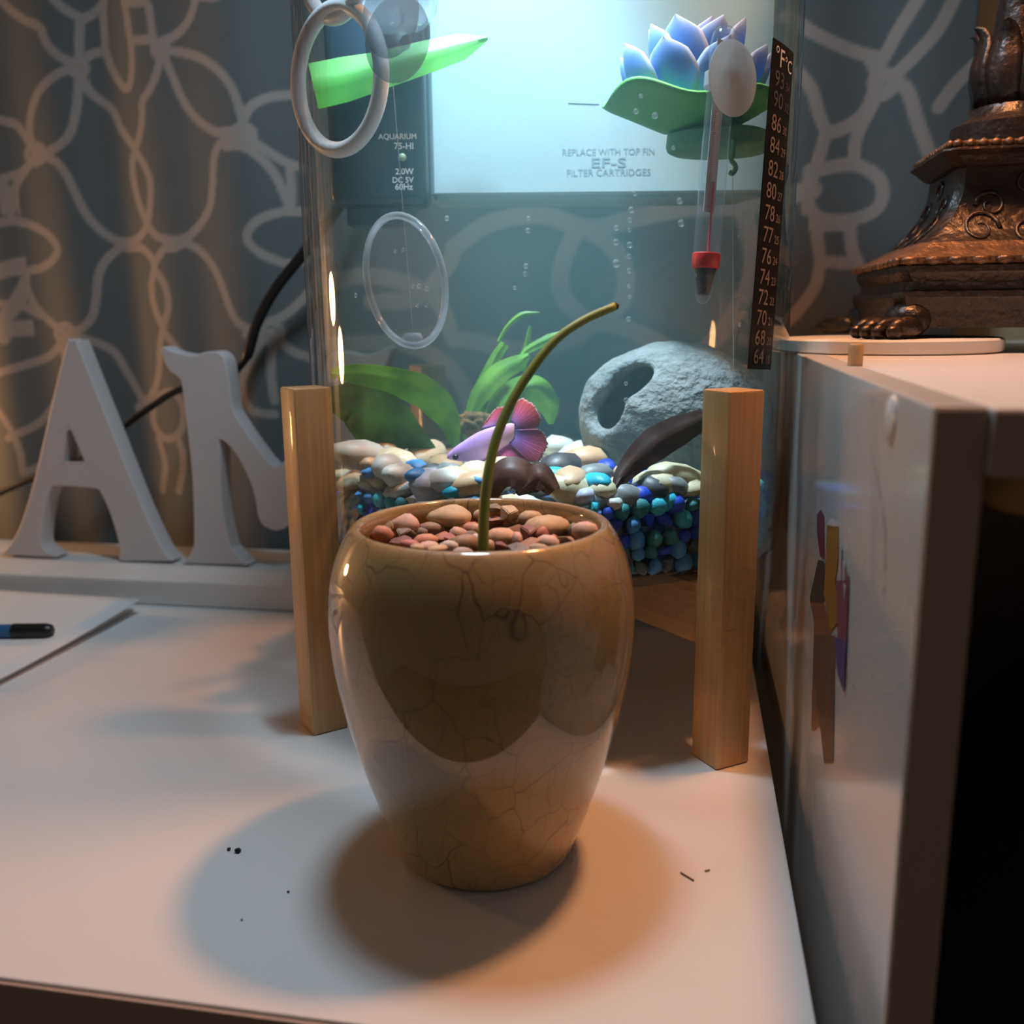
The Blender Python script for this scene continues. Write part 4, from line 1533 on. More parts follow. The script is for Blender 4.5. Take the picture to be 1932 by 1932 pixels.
flat_text('REPLACE WITH TOP FIN', 1148, 287, FY - 0.00012, 164, 'filtertext', fhouse, hscale=1.05)
flat_text('EF-S', 1148, 308, FY - 0.00012, 62, 'filtertext', fhouse, bold=0.0001, hscale=0.62)
flat_text('FILTER CARTRIDGES', 1148, 326, FY - 0.00012, 150, 'filtertext', fhouse, hscale=1.0)
# faint seam line
q0, q1 = at_y(1072, 194, FY - 0.00005), at_y(1130, 196, FY - 0.00005)
obj('seam', tube_bm([q0, q1], 0.00018, 6), M['filtertext'], fhouse)

# ---- dark pump with white lettering
PY = 0.430
pa, pb = at_y(610, 130, PY), at_y(806, 395, PY)
pump = thing('water_pump', 'dark blue pump with small white lettering beside the filter box', 'pump', Vector(((pa.x + pb.x) / 2, PY, pb.z)))
pa.x = max(pa.x, -0.0805)
wv, hv = pb.x - pa.x, 0.349 - at_y(700, 385, PY).z
bm = box_bm(wv, 0.028, hv, 0.004, Matrix.Translation(Vector(((pa.x + pb.x) / 2, PY + 0.0145, at_y(700, 385, PY).z))), 3)
pbody = obj('body', bm, M['pump'], pump, smooth=40)
obj('foot_block', box_bm(wv * 0.55, 0.02, 0.008, 0.0015, Matrix.Translation(Vector((pa.x + wv * 0.42, PY + 0.0145, at_y(700, 385, PY).z - 0.0085)))), M['pump'], pump, smooth=40)
flat_text('AQUARIUM', 750, 258, PY - 0.0001, 68, 'pumptext', pbody, bold=0.0002)
flat_text('75-HI', 762, 276, PY - 0.0001, 34, 'pumptext', pbody, bold=0.0002)
flat_text('2.0W', 763, 324, PY - 0.0001, 33, 'pumptext', pbody, bold=0.0002)
flat_text('DC 5V', 760, 340, PY - 0.0001, 38, 'pumptext', pbody, bold=0.0002)
flat_text('60Hz', 762, 353, PY - 0.0001, 32, 'pumptext', pbody, bold=0.0002)
obj('indicator', lathe_bm([(0, 0), (0.0018, 0), (0.0014, 0.0009), (0, 0.0012)], 20, frame_mtx(at_y(759, 297, PY - 0.0001), Vector((1, 0, 0)), Vector((0, -1, 0)))), M['pumplamp'], pump, smooth=True)
for nx in (684, 770):
    q = at_y(nx, 384, PY + 0.012)
    obj('nozzle', lathe_bm([(0, -0.010), (0.0034, -0.010), (0.0038, 0.0), (0, 0.0)], 24, Matrix.Translation(q)), M['nozzle'], pump, smooth=40)

# ---- white rings, cups, clear disc on the left of the glass
def ring_thing(px, py, Y, rad, tube, th, label, squash=1.0):
    nrm = Vector((math.cos(R(th)), math.sin(R(th)), 0))
    mt = frame_mtx(at_y(px, py, Y), Vector((nrm.y, -nrm.x, 0)), nrm)
    P = [mt @ Vector((rad * math.cos(a) * squash, rad * math.sin(a), 0)) for a in np.linspace(0, 2 * math.pi, 49)[:-1]]
    o = obj('plastic_ring', tube_bm(P, tube, 14, closed=True), M['ring'], smooth=True)
    return setp(o, label, 'ring')


ring_thing(638, 150, .3935, 0.0258, 0.0031, -128, 'white plastic ring hanging inside the left tank wall', 0.92)
ring_thing(632, -88, .3940, 0.0222, 0.0030, -134, 'upper white plastic ring cut off by the picture top', 0.92)


def cup_profile(r):
    return [(0, 0.0048), (r * 0.18, 0.0050), (r * 0.22, 0.0032), (r * 0.34, 0.0026), (r * 0.75, 0.0015), (r, 0.0004), (r, 0.0), (r * 0.9, 0.0001), (0, 0.0006)]


def cup_at(name, px, py, r, material, label, parent=None, rad=None, sx=1.0):
    rad = rad or (ri - 0.0012)
    q = at_cyl(px, py, rad)
    inn = Vector((TC.x - q.x, TC.y - q.y, 0)).normalized()
    o = obj(name, lathe_bm(cup_profile(r), 40, frame_mtx(q, Vector((inn.y, -inn.x, 0)), inn), sx=sx), M[material], parent, smooth=50)
    if label:
        setp(o, label, 'suction cup')
    return o


cup_at('suction_cup', 748, 74, 0.0142, 'silicone', 'greyish translucent suction cup at the top left of the tank')
cup_at('suction_cup', 735, 30, 0.0140, 'silicone', 'larger grey suction cup behind the front one at top left', rad=ri - 0.009)
# clear domed cup at the very top
q = at_y(742, -20, .40)
cp = obj('clear_cup', lathe_bm([(0.012, -0.013), (0.0165, -0.008), (0.0178, 0.0), (0.0178, 0.030), (0.0166, 0.030), (0.0166, 0.0), (0.0152, -0.0072), (0.0115, -0.0115), (0, -0.0125), (0, -0.014), (0.009, -0.0138)], 40,
                               Matrix.Translation(q)), M['clearrim'], smooth=50)
setp(cp, 'clear plastic cup glowing under the light at the top of the tank', 'cup')
# big clear disc with bubbles, hanging on a thin clear line
q = at_cyl(762, 532, ri - 0.0105)
th_d = math.atan2(q.y - TC.y, q.x - TC.x)
inn = Vector((-math.cos(th_d), -math.sin(th_d), 0))
inn = Matrix.Rotation(R(-10), 3, 'Z') @ inn
dm = frame_mtx(q, Vector((inn.y, -inn.x, 0)), inn + Z * 0.15)
disc = thing('clear_disc', 'large clear plastic disc hanging inside the tank glass', 'disc', q)
obj('lens', lathe_bm([(0, -0.0006), (0.0235, -0.0006), (0.0235, 0.0006), (0, 0.0006)], 64, dm), M['clear'], disc, smooth=40)
P = [dm @ Vector((0.0241 * math.cos(a), 0.0241 * math.sin(a), 0)) for a in np.linspace(0, 2 * math.pi, 65)[:-1]]
obj('rim', tube_bm(P, 0.0014, 12, closed=True), M['clearrim'], disc, smooth=True)
obj('hanger', lathe_bm([(0, 0), (0.0035, 0), (0.0042, 0.002), (0.0030, 0.004), (0, 0.0042)], 20, frame_mtx(dm @ Vector((0, 0.0232, 0)), inn, Z)), M['clearrim'], disc, smooth=50)
obj('line', tube_bm([dm @ Vector((0, 0.0266, 0)), at_cyl(741, 150, ri - 0.0045)], 0.00022, 6), M['clearrim'], disc)

# ---- glass thermometer with red band
ta, tb2 = at_cyl(1369, 48, ri - 0.0072), at_cyl(1325, 575, ri - 0.0072)
tz = (tb2 - ta)
TL = tz.length
tdir = tz.normalized()
tm = frame_mtx(ta, Vector((1, 0.4, 0)), tdir)
thermo = thing('glass_thermometer', 'glass tube thermometer with red band stuck inside the tank front', 'thermometer', tb2)
rt_ = 0.0050
obj('tube', lathe_bm([(0, 0), (rt_ * 0.5, 0.0007), (rt_ * 0.85, 0.0025), (rt_, 0.006), (rt_, TL * 0.80), (rt_ * 0.93, TL * 0.86), (rt_ * 0.62, TL * 0.965), (rt_ * 0.35, TL * 0.992), (0, TL)], 32, tm), M['clear'], thermo, smooth=60)
obj('red_band', lathe_bm([(0, TL * 0.808), (rt_ * 0.94, TL * 0.808), (rt_ * 1.03, TL * 0.812), (rt_ * 1.03, TL * 0.860), (rt_ * 0.94, TL * 0.866), (0, TL * 0.866)], 32, tm), M['red'], thermo, smooth=40, label='red band')
obj('weight', lathe_bm([(0, TL * 0.866), (rt_ * 0.78, TL * 0.866), (rt_ * 0.70, TL * 0.90), (rt_ * 0.46, TL * 0.962), (0, TL * 0.966)], 28, tm), M['shot'], thermo, smooth=40, label='dark lead shot')
vdir = Vector((TC.x - ta.x, TC.y - ta.y, 0)).normalized()
side = tdir.cross(vdir).normalized()
V_, F_ = [], []
for t, w_ in ((0.05, 1), (0.66, 1)):
    for s in (-1, 1):
        V_.append(ta + tdir * TL * t + side * (0.0030 * s) + vdir * 0.0008)
obj('scale_card', (V_, [(0, 1, 3, 2)]), M['card'], thermo).modifiers.new('card_thickness', 'SOLIDIFY').thickness = 0.0003
bm = bmesh.new()
for k in range(46):
    t = 0.30 + 0.34 * k / 45
    w_ = 0.0016 if k % 5 == 0 else 0.0010
    a = ta + tdir * TL * t + side * -0.0024 - vdir * 0.0002
    vs = [bm.verts.new(x_) for x_ in (a, a + side * w_, a + side * w_ + tdir * 0.00035, a + tdir * 0.00035)]
    bm.faces.new(vs)
obj('scale_marks', bm, M['redline'], thermo)['kind'] = 'stuff'
obj('liquid_column', tube_bm([ta + tdir * TL * 0.55 - vdir * 0.0006, ta + tdir * TL * 0.81 - vdir * 0.0006], 0.00045, 8), M['redline'], thermo)
bnd_c = ta + tdir * TL * 0.20
wm_ = cup_at('suction_cup', 1384, 148, 0.0128, 'whitesil', None, thermo, rad=ri - 0.0004)
obj('clip', lathe_bm([(rt_ * 1.0, TL * 0.165), (rt_ * 1.22, TL * 0.165), (rt_ * 1.22, TL * 0.215), (rt_ * 1.0, TL * 0.215), (rt_ * 1.0, TL * 0.165)], 28, tm), M['whitesil'], thermo, smooth=40)

# ---- black strip thermometer on the outside of the glass
corner = {'TL': (-42.4, .2686), 'TR': (-31.8, .2672), 'BL': (-46.8, .1504), 'BR': (-37.0, .1492)}


def strip_pt(a, b, off):
    th = (corner['TL'][0] * (1 - a) + corner['TR'][0] * a) * (1 - b) + (corner['BL'][0] * (1 - a) + corner['BR'][0] * a) * b
    z = (corner['TL'][1] * (1 - a) + corner['TR'][1] * a) * (1 - b) + (corner['BL'][1] * (1 - a) + corner['BR'][1] * a) * b
    return on_tank(R(th), z, TR + off)


strip = thing('strip_thermometer', 'black adhesive strip thermometer with Fahrenheit and Celsius numbers on the tank', 'thermometer', strip_pt(0.5, 1, 0))
bm = bmesh.new()
ga = [[[bm.verts.new(strip_pt(i / 10, j / 40, o_)) for i in range(11)] for j in range(41)] for o_ in (0.0002, 0.0006)]
for j in range(40):
    for i in range(10):
        bm.faces.new((ga[1][j][i], ga[1][j][i + 1], ga[1][j + 1][i + 1], ga[1][j + 1][i]))
        bm.faces.new((ga[0][j][i + 1], ga[0][j][i], ga[0][j + 1][i], ga[0][j + 1][i + 1]))
for j in range(40):
    for i in (0, 10):
        bm.faces.new((ga[0][j][i], ga[0][j + 1][i], ga[1][j + 1][i], ga[1][j][i]))
for i in range(10):
    for j in (0, 40):
        bm.faces.new((ga[0][j][i], ga[0][j][i + 1], ga[1][j][i + 1], ga[1][j][i]))
sbody = obj('strip', bm, M['stripblack'], strip, smooth=60)
SW, SL = 0.0189, 0.1185


def strip_text(body, a, b, size, material, name='number'):
    me = text_mesh(name, body, size)
    for v in me.vertices:
        q = strip_pt(a + v.co.x / SW, b - v.co.y / SL, 0.0008)
        v.co = q
    return obj(name, me, M[material], sbody)


strip_text('°F', 0.30, 0.048, 0.0092, 'stripwhite', 'unit')
strip_text('°C', 0.72, 0.054, 0.0066, 'stripwhite', 'unit')
for i, (f_, c_, py) in enumerate([('93', '34', 150), ('90', '32', 187), ('86', '30', 230), ('84', '29', 271), ('82', '28', 314), ('80', '27', 355), ('78', '26', 397), ('77', '25', 438), ('76', '24', 479),
                                  ('74', '23', 519), ('72', '22', 558), ('70', '21', 598), ('68', '20', 637), ('64', '18', 674)]):
    b = (py - 82) / 616
    mk_ = 'stripdim' if i < 2 else 'stripgrey'
    strip_text(f_, 0.36, b, 0.0082, mk_)
    strip_text(c_, 0.765, b + 0.008, 0.0044, mk_)

# ---- floating lotus
LOT = Vector((0.0758, 0.4100, 0))
lot = thing('lotus_float', 'blue foam lotus flower on a green pad tethered inside the tank', 'flower', Vector((LOT.x, LOT.y, at_y(1360, 285, .41).z)))
zpad = at_y(1300, 190, .41).z
V_, F_ = [], []
n_, rows_ = 72, 8
for j in range(rows_ + 1):
    t = j / rows_
    for k in range(n_):
        a = 2 * math.pi * k / n_
        wob = math.sin(5 * a + 0.7) * 0.55 + math.sin(3 * a + 2.2) * 0.45
        rx, ry = 0.0382, 0.0255
        r_ = 0.35 + 0.65 * t
        dz = -0.0125 * (1 - t) ** 0.8 + 0.0042 * wob * t ** 2 + 0.0005
        V_.append(Vector((LOT.x + rx * r_ * math.cos(a) * (1 + 0.03 * wob * t), LOT.y + ry * r_ * math.sin(a), zpad + dz)))
for j in range(rows_):
    for k in range(n_):
        F_.append((j * n_ + k, j * n_ + (k + 1) % n_, (j + 1) * n_ + (k + 1) % n_, (j + 1) * n_ + k))
F_.append(tuple(range(n_ - 1, -1, -1)))
pd = obj('lily_pad', (V_, F_), M['pad'], lot, smooth=True, label='wavy green foam pad')
md = pd.modifiers.new('pad_thickness', 'SOLIDIFY')
md.thickness = 0.0012
zl0, zl1 = at_y(1370, 287, .405).z, at_y(1370, 250, .405).z
obj('float_base', lathe_bm([(0, zl0), (0.85, zl0), (0.97, zl0 + 0.0012), (1.0, zl0 + 0.003), (0.98, zl1), (0.80, zl1 + 0.0015), (0, zl1 + 0.0015)], 56,
                           Matrix.Translation(Vector((LOT.x + 0.0105, LOT.y, 0))), sx=0.0215, sy=0.0175), M['padbase'], lot, smooth=50)
# petals: blue inside, white rim, green at the root
M['petal'] = attr_mat('petal_foam', 0.55, trans=0.35)


def petal(base, outd, length, width, lean, curl):
    side_ = Vector((-outd.y, outd.x, 0))
    nu_, nv_ = 14, 18
    V_, F_, C_ = [], [], []
    for j in range(nv_ + 1):
        t = j / nv_
        w_ = width * (math.sin(math.pi * min(1, t * 0.80 + 0.10)) ** 0.85 if t < 1 else 0.0) * (1 - max(0, t - 0.86) / 0.14 * 0.85)
        ang = lean + curl * t
        for i in range(nu_ + 1):
            s = -1 + 2 * i / nu_
            cx_ = math.sin(lean) * length * t + 0.0
            h = length * (t * math.cos(lean * (1 - 0.55 * t)))
            o_ = length * (t * math.sin(lean * (1 - 0.55 * t)))
            q = base + outd * (o_ - 0.26 * w_ * (abs(s) ** 2)) + side_ * (s * w_ * 0.5) + Z * h
            V_.append(q)
            edge = max(abs(s) ** 5, max(0, (t - 0.72) / 0.28) ** 2)
            green = max(0, 1 - t / 0.42)
            c_ = np.array((0.10, 0.34, 0.88)) * (1 - t * 0.45) + np.array((0.32, 0.48, 0.85)) * t * 0.45
            c_ = c_ * (1 - green) + np.array((0.10, 0.52, 0.36)) * green
            c_ = c_ * (1 - edge * 0.85) + np.array((0.78, 0.84, 0.92)) * edge * 0.85
            C_.append((*c_, 1))
    for j in range(nv_):
        for i in range(nu_):
            a = j * (nu_ + 1) + i
            F_.append((a, a + 1, a + nu_ + 2, a + nu_ + 1))
    me = bpy.data.meshes.new('petal')
    me.from_pydata([tuple(v) for v in V_], [], F_)
    at_ = me.color_attributes.new('print', 'FLOAT_COLOR', 'POINT')
    at_.data.foreach_set('color', np.array(C_, dtype=np.float32).ravel())
    o = obj('petal', me, M['petal'], lot, smooth=True)
    md = o.modifiers.new('petal_thickness', 'SOLIDIFY')
    md.thickness = 0.0009
    md.offset = 0
    return o


zpb = zpad - 0.0030
for ringi, (cnt_, rx, ry, ln, wd, lean, ph) in enumerate(((9, 0.0205, 0.0125, 0.0245, 0.0225, 0.98, 0.10), (8, 0.0115, 0.0072, 0.0330, 0.0235, 0.55, 0.42), (5, 0.0060, 0.0040, 0.0335, 0.0200, 0.25, 0.1))):
    for k in range(cnt_):
        a = 2 * math.pi * (k + ph) / cnt_
        base = Vector((LOT.x + rx * math.cos(a), LOT.y + ry * math.sin(a), zpb))
        od = Vector((math.cos(a) * 1.25, math.sin(a) * 0.7, 0))
        od = od / od.length
        # keep petals short where the glass is close
        ln_ = ln * rng.uniform(0.93, 1.06)
        if od.x > 0:
            ln_ = min(ln_, max(0.6 * ln, (0.0385 - rx * math.cos(a)) / max(0.2, od.x * math.sin(lean * 0.6))))
        petal(base, od, ln_, wd, lean, 0.2)
# hook and thread
hp = [at_y(x, y, .392) for x, y in ((1384, 262), (1383, 288), (1380, 302), (1386, 310), (1388, 318), (1382, 327), (1376, 324))]
obj('hook', tube_bm(smooth_path(hp, 5), 0.0010, 8), M['padbase'], lot, smooth=True)
obj('thread', tube_bm([at_y(1382, 327, .392), at_y(1383, 480, .392), at_y(1384, 700, .392)], 0.00012, 6), M['thread'], lot)

# ---- betta fish
BY = 0.384
fish = thing('betta_fish', 'lavender betta fish with pink and red fins swimming left', 'fish', at_y(930, 865, BY))


def fpx(x, y, dy=0.0):
    """Traced on a 240x170 crop at (820,730)."""
    return at_y(820 + x * 240 / 1932, 730 + y * 170 / 1369, BY + dy)


secs = [(185, 1065, 14), (215, 1040, 45), (270, 1010, 85), (340, 990, 120), (430, 965, 155), (540, 925, 190), (650, 880, 215), (760, 840, 225), (870, 800, 218), (980, 765, 195), (1080, 730, 165), (1160, 700, 135), (1215, 690, 110)]
top_y = [1050, 1000, 945, 890, 830, 755, 690, 640, 605, 580, 560, 550, 560]
bot_y = [1085, 1100, 1112, 1128, 1135, 1140, 1150, 1130, 1060, 970, 900, 850, 800]
bm = bmesh.new()
rings = []
cols_ = []
NB = 20
for i, (x, _, _) in enumerate(secs):
    tpt, bpt = fpx(x, top_y[i]), fpx(x, bot_y[i])
    c_ = (tpt + bpt) / 2
    hh = (tpt - bpt).length / 2
    ww = hh * (0.52 if i > 1 else 0.8) * (1 - 0.35 * i / len(secs))
    rings.append([bm.verts.new(c_ + Vector((0, 1, 0)) * (ww * math.cos(2 * math.pi * k / NB)) + (tpt - bpt).normalized() * (hh * math.sin(2 * math.pi * k / NB))) for k in range(NB)])
for a, b in zip(rings[:-1], rings[1:]):
    for k in range(NB):
        bm.faces.new((a[k], a[(k + 1) % NB], b[(k + 1) % NB], b[k]))
bm.faces.new(rings[0][::-1])
bm.faces.new(rings[-1])
bmesh.ops.subdivide_edges(bm, edges=bm.edges[:], cuts=1, use_grid_fill=True)
bmesh.ops.smooth_vert(bm, verts=bm.verts, factor=0.4, use_axis_x=True, use_axis_y=True, use_axis_z=True)
bmesh.ops.recalc_face_normals(bm, faces=bm.faces[:])
me = bpy.data.meshes.new('body')
bm.to_mesh(me)
bm.free()
at_ = me.color_attributes.new('print', 'FLOAT_COLOR', 'POINT')
x0_, x1_ = fpx(185, 1065).x, fpx(1215, 690).x
cc = []
for v in me.vertices:
    t = (v.co.x - x0_) / (x1_ - x0_)
    nzv = noise.noise(v.co * 260)
    base_c = np.array((0.58, 0.38, 0.95))
    tailc = np.array((0.82, 0.46, 0.62))
    head = np.array((0.62, 0.34, 0.72))
    c_ = base_c * (1 - max(0, t - 0.5) / 0.5) + tailc * max(0, t - 0.5) / 0.5
    if t < 0.25:
        c_ = c_ * (t / 0.25) + head * (1 - t / 0.25)
    c_ = c_ * (1 + 0.16 * nzv)
    cc.append((*np.clip(c_, 0, 1), 1))
at_.data.foreach_set('color', np.array(cc, dtype=np.float32).ravel())
M['fishbody'] = attr_mat('betta_scales', 0.35, coat=0.3)
fbody = obj('body', me, M['fishbody'], fish, smooth=True)
ec = fpx(318, 1068, -0.0042)
obj('eye', lumpy(ec, (0.0013, 0.0010, 0.0012), 3, 0, 1, 0), M['black'], fbody, smooth=True, label='black eye')
M['fin'] = attr_mat('betta_fin', 0.5, trans=0.5)


def fin(name, root_pts, tip_pts, c_root, c_mid, c_tip, dy=0.0, bulge=0.0, rip=0.0006):
    """Fan of rays from a root edge to a ragged tip edge."""
    A = smooth_path([fpx(x, y, dy) for x, y in root_pts], 8) if len(root_pts) > 2 else [fpx(*root_pts[0], dy).lerp(fpx(*root_pts[-1], dy), k / 24) for k in range(25)]
    B = smooth_path([fpx(x, y, dy + bulge) for x, y in tip_pts], 8)
    n_ = 44
    res = lambda P, s: P[min(len(P) - 2, int(s * (len(P) - 1)))].lerp(P[min(len(P) - 1, int(s * (len(P) - 1)) + 1)], s * (len(P) - 1) - min(len(P) - 2, int(s * (len(P) - 1))))
    V_, F_, C_ = [], [], []
    mv = 12
    rr = random.Random(len(name) + len(tip_pts))
    for i in range(n_ + 1):
        s = i / n_
        a, b = res(A, s), res(B, s)
        b = a + (b - a) * (1 + rr.uniform(-0.035, 0.035))
        dark_ray = 0.72 if i % 4 == 0 else 1.0
        for j in range(mv + 1):
            t = j / mv
            q = a.lerp(b, t) + Vector((0, rip * (1 if i % 2 else -1) * t + 0.0012 * math.sin(s * 7) * t, 0))
            q.y += 0.6 * (q.z - a.z)         # fins lean, top edge away
            V_.append(q)
            if t < 0.5:
                c_ = np.array(c_root) * (1 - t * 2) + np.array(c_mid) * t * 2
            else:
                c_ = np.array(c_mid) * (2 - t * 2) + np.array(c_tip) * (t * 2 - 1)
            if t > 0.94:
                c_ = np.array((0.85, 0.60, 0.70))
            else:
                c_ = c_ * dark_ray
            C_.append((*c_, 1))
    for i in range(n_):
        for j in range(mv):
            a = i * (mv + 1) + j
            F_.append((a, a + 1, a + mv + 2, a + mv + 1))
    me = bpy.data.meshes.new(name)
    me.from_pydata([tuple(v) for v in V_], [], F_)
    at_ = me.color_attributes.new('print', 'FLOAT_COLOR', 'POINT')
    at_.data.foreach_set('color', np.array(C_, dtype=np.float32).ravel())
    o = obj(name, me, M['fin'], fish, smooth=True)
    md = o.modifiers.new('fin_thickness', 'SOLIDIFY')
    md.thickness = 0.0003
    return o


PUR, MAG, RED, BLU = (0.34, 0.20, 0.58), (0.85, 0.16, 0.40), (0.95, 0.12, 0.14), (0.40, 0.28, 0.90)
fin('dorsal_fin', [(700, 640), (880, 610), (1060, 570)], [(800, 500), (930, 350), (1060, 310), (1160, 330)], PUR, MAG, RED)
fin('tail_fin', [(1150, 520), (1215, 590), (1235, 690)], [(1240, 240), (1330, 200), (1440, 250), (1540, 330), (1600, 440), (1610, 540), (1570, 620)], PUR, MAG, (0.95, 0.15, 0.12), 0.0006)
fin('tail_fin', [(1225, 650), (1215, 760), (1130, 850)], [(1560, 640), (1650, 700), (1710, 820), (1690, 930), (1620, 1040), (1560, 1110), (1440, 1120)], BLU, (0.80, 0.22, 0.62), (0.95, 0.18, 0.22), -0.0006)
fin('anal_fin', [(1200, 800), (1060, 890), (900, 1010)], [(1500, 1120), (1380, 1135), (1250, 1095), (1100, 1130), (920, 1070)], (0.50, 0.22, 0.70), (0.75, 0.18, 0.42), (0.85, 0.18, 0.34), 0.0004)

# ---- tiny bubbles on the inside of the glass
for x, y, d_ in [(1197, 365, 5), (1191, 396, 6), (1189, 415, 5), (1163, 430, 5), (1188, 434, 4), (1162, 457, 6), (1188, 462, 6), (1187, 484, 5), (1163, 497, 8), (1187, 511, 5), (1187, 540, 4), (1188, 560, 4), (1186, 602, 5),
                 (1283, 379, 6), (1286, 421, 7), (1236, 218, 6), (1200, 210, 5), (1209, 181, 4), (1271, 279, 4), (1409, 388, 4), (1395, 445, 4), (1397, 613, 5), (843, 412, 5), (997, 412, 4), (996, 435, 5), (992, 502, 5), (991, 517, 5),
                 (971, 543, 4), (760, 471, 4), (745, 474, 4), (790, 540, 5), (779, 541, 4), (805, 545, 5), (788, 577, 4), (805, 577, 4), (1181, 724, 4), (1181, 755, 5), (670, 557, 5)]:
    q = at_cyl(x, y, ri - 0.0006)
    r_ = PXM(d_, 0.36) * 0.95
    inn = Vector((TC.x - q.x, TC.y - q.y, 0)).normalized()
    o = obj('air_bubble', lathe_bm([(0, 0.0), (r_, 0.0), (r_ * 0.9, r_ * 0.5), (r_ * 0.5, r_ * 0.8), (0, r_ * 0.9)], 14, frame_mtx(q, Vector((inn.y, -inn.x, 0)), inn)), M['bubble'], smooth=True)
    setp(o, 'tiny air bubble on the tank glass ' + ('on the clear disc' if x < 810 else 'right of the clear disc' if x < 900 else 'above the stem' if x < 1010 else 'over the cave opening' if y > 700 and x < 1190
         else 'beside the stem tip' if 540 < y < 650 and x < 1190 else 'in the column left of the thermometer' if x < 1200 and y > 340 else 'in front of the lotus pad' if y < 300
         else 'just left of the thermometer' if x < 1300 else 'between the thermometer and black strip'), 'bubble', 'air bubbles on the tank glass')

# ================================================================== the crackle pot
PX_, PY_ = -0.0097, 0.2840
pot = obj('pot', lathe_bm([(0, 0.0003), (0.0262, 0.0003), (0.0278, 0.0009), (0.0286, 0.0022), (0.0295, 0.0045), (0.0349, 0.0187), (0.0398, 0.0346), (0.0441, 0.0502), (0.0468, 0.0652), (0.0477, 0.0772), (0.0474, 0.0876),
                           (0.0460, 0.0955), (0.0441, 0.1010), (0.0418, 0.1058), (0.0402, 0.1082), (0.0390, 0.1093), (0.0378, 0.1095), (0.0368, 0.1088), (0.0362, 0.1070), (0.0361, 0.1030), (0.0366, 0.0950), (0.0375, 0.0860), (0, 0.0860)],
                          96, Matrix.Translation((PX_, PY_, 0))), M['pot'], smooth=80)
md = pot.modifiers.new('smooth_glaze', 'SUBSURF')
md.levels = 1
md.render_levels = 1
setp(pot, 'mustard crackle-glazed ceramic pot filled with small stones', 'pot')
sl = obj('soil', lathe_bm([(0, 0.0862), (0.0366, 0.0862), (0.0358, 0.0965), (0.025, 0.0975), (0, 0.0980)], 48, Matrix.Translation((PX_, PY_, 0))), M['soil'], smooth=True)
setp(sl, 'dark soil under the stones in the pot', 'soil', kind='stuff')

SC = {'salmon': (0.52, 0.22, 0.13), 'palepink': (0.62, 0.40, 0.32), 'roughgrey': (0.28, 0.22, 0.19), 'maroon': (0.22, 0.075, 0.065), 'pinkred': (0.45, 0.15, 0.12), 'tan': (0.48, 0.33, 0.19), 'bigtan': (0.52, 0.37, 0.21),
      'white': (0.55, 0.48, 0.44), 'brown': (0.30, 0.19, 0.12), 'peach': (0.60, 0.36, 0.22), 'mauve': (0.40, 0.17, 0.14), 'greydark': (0.20, 0.16, 0.13), 'rust': (0.36, 0.16, 0.08)}
for k, c_ in SC.items():
    c_ = tuple(min(1, x_ * 1.12 + 0.045) for x_ in c_)
    M['st_' + k] = mat('stone_' + k, c_, 0.55, var=tuple(min(1, x_ * 1.28) for x_ in c_), scale=2.2, bump=0.3 if 'rough' in k or 'grey' in k else 0.1, bump_scale=14, randval=0.1)
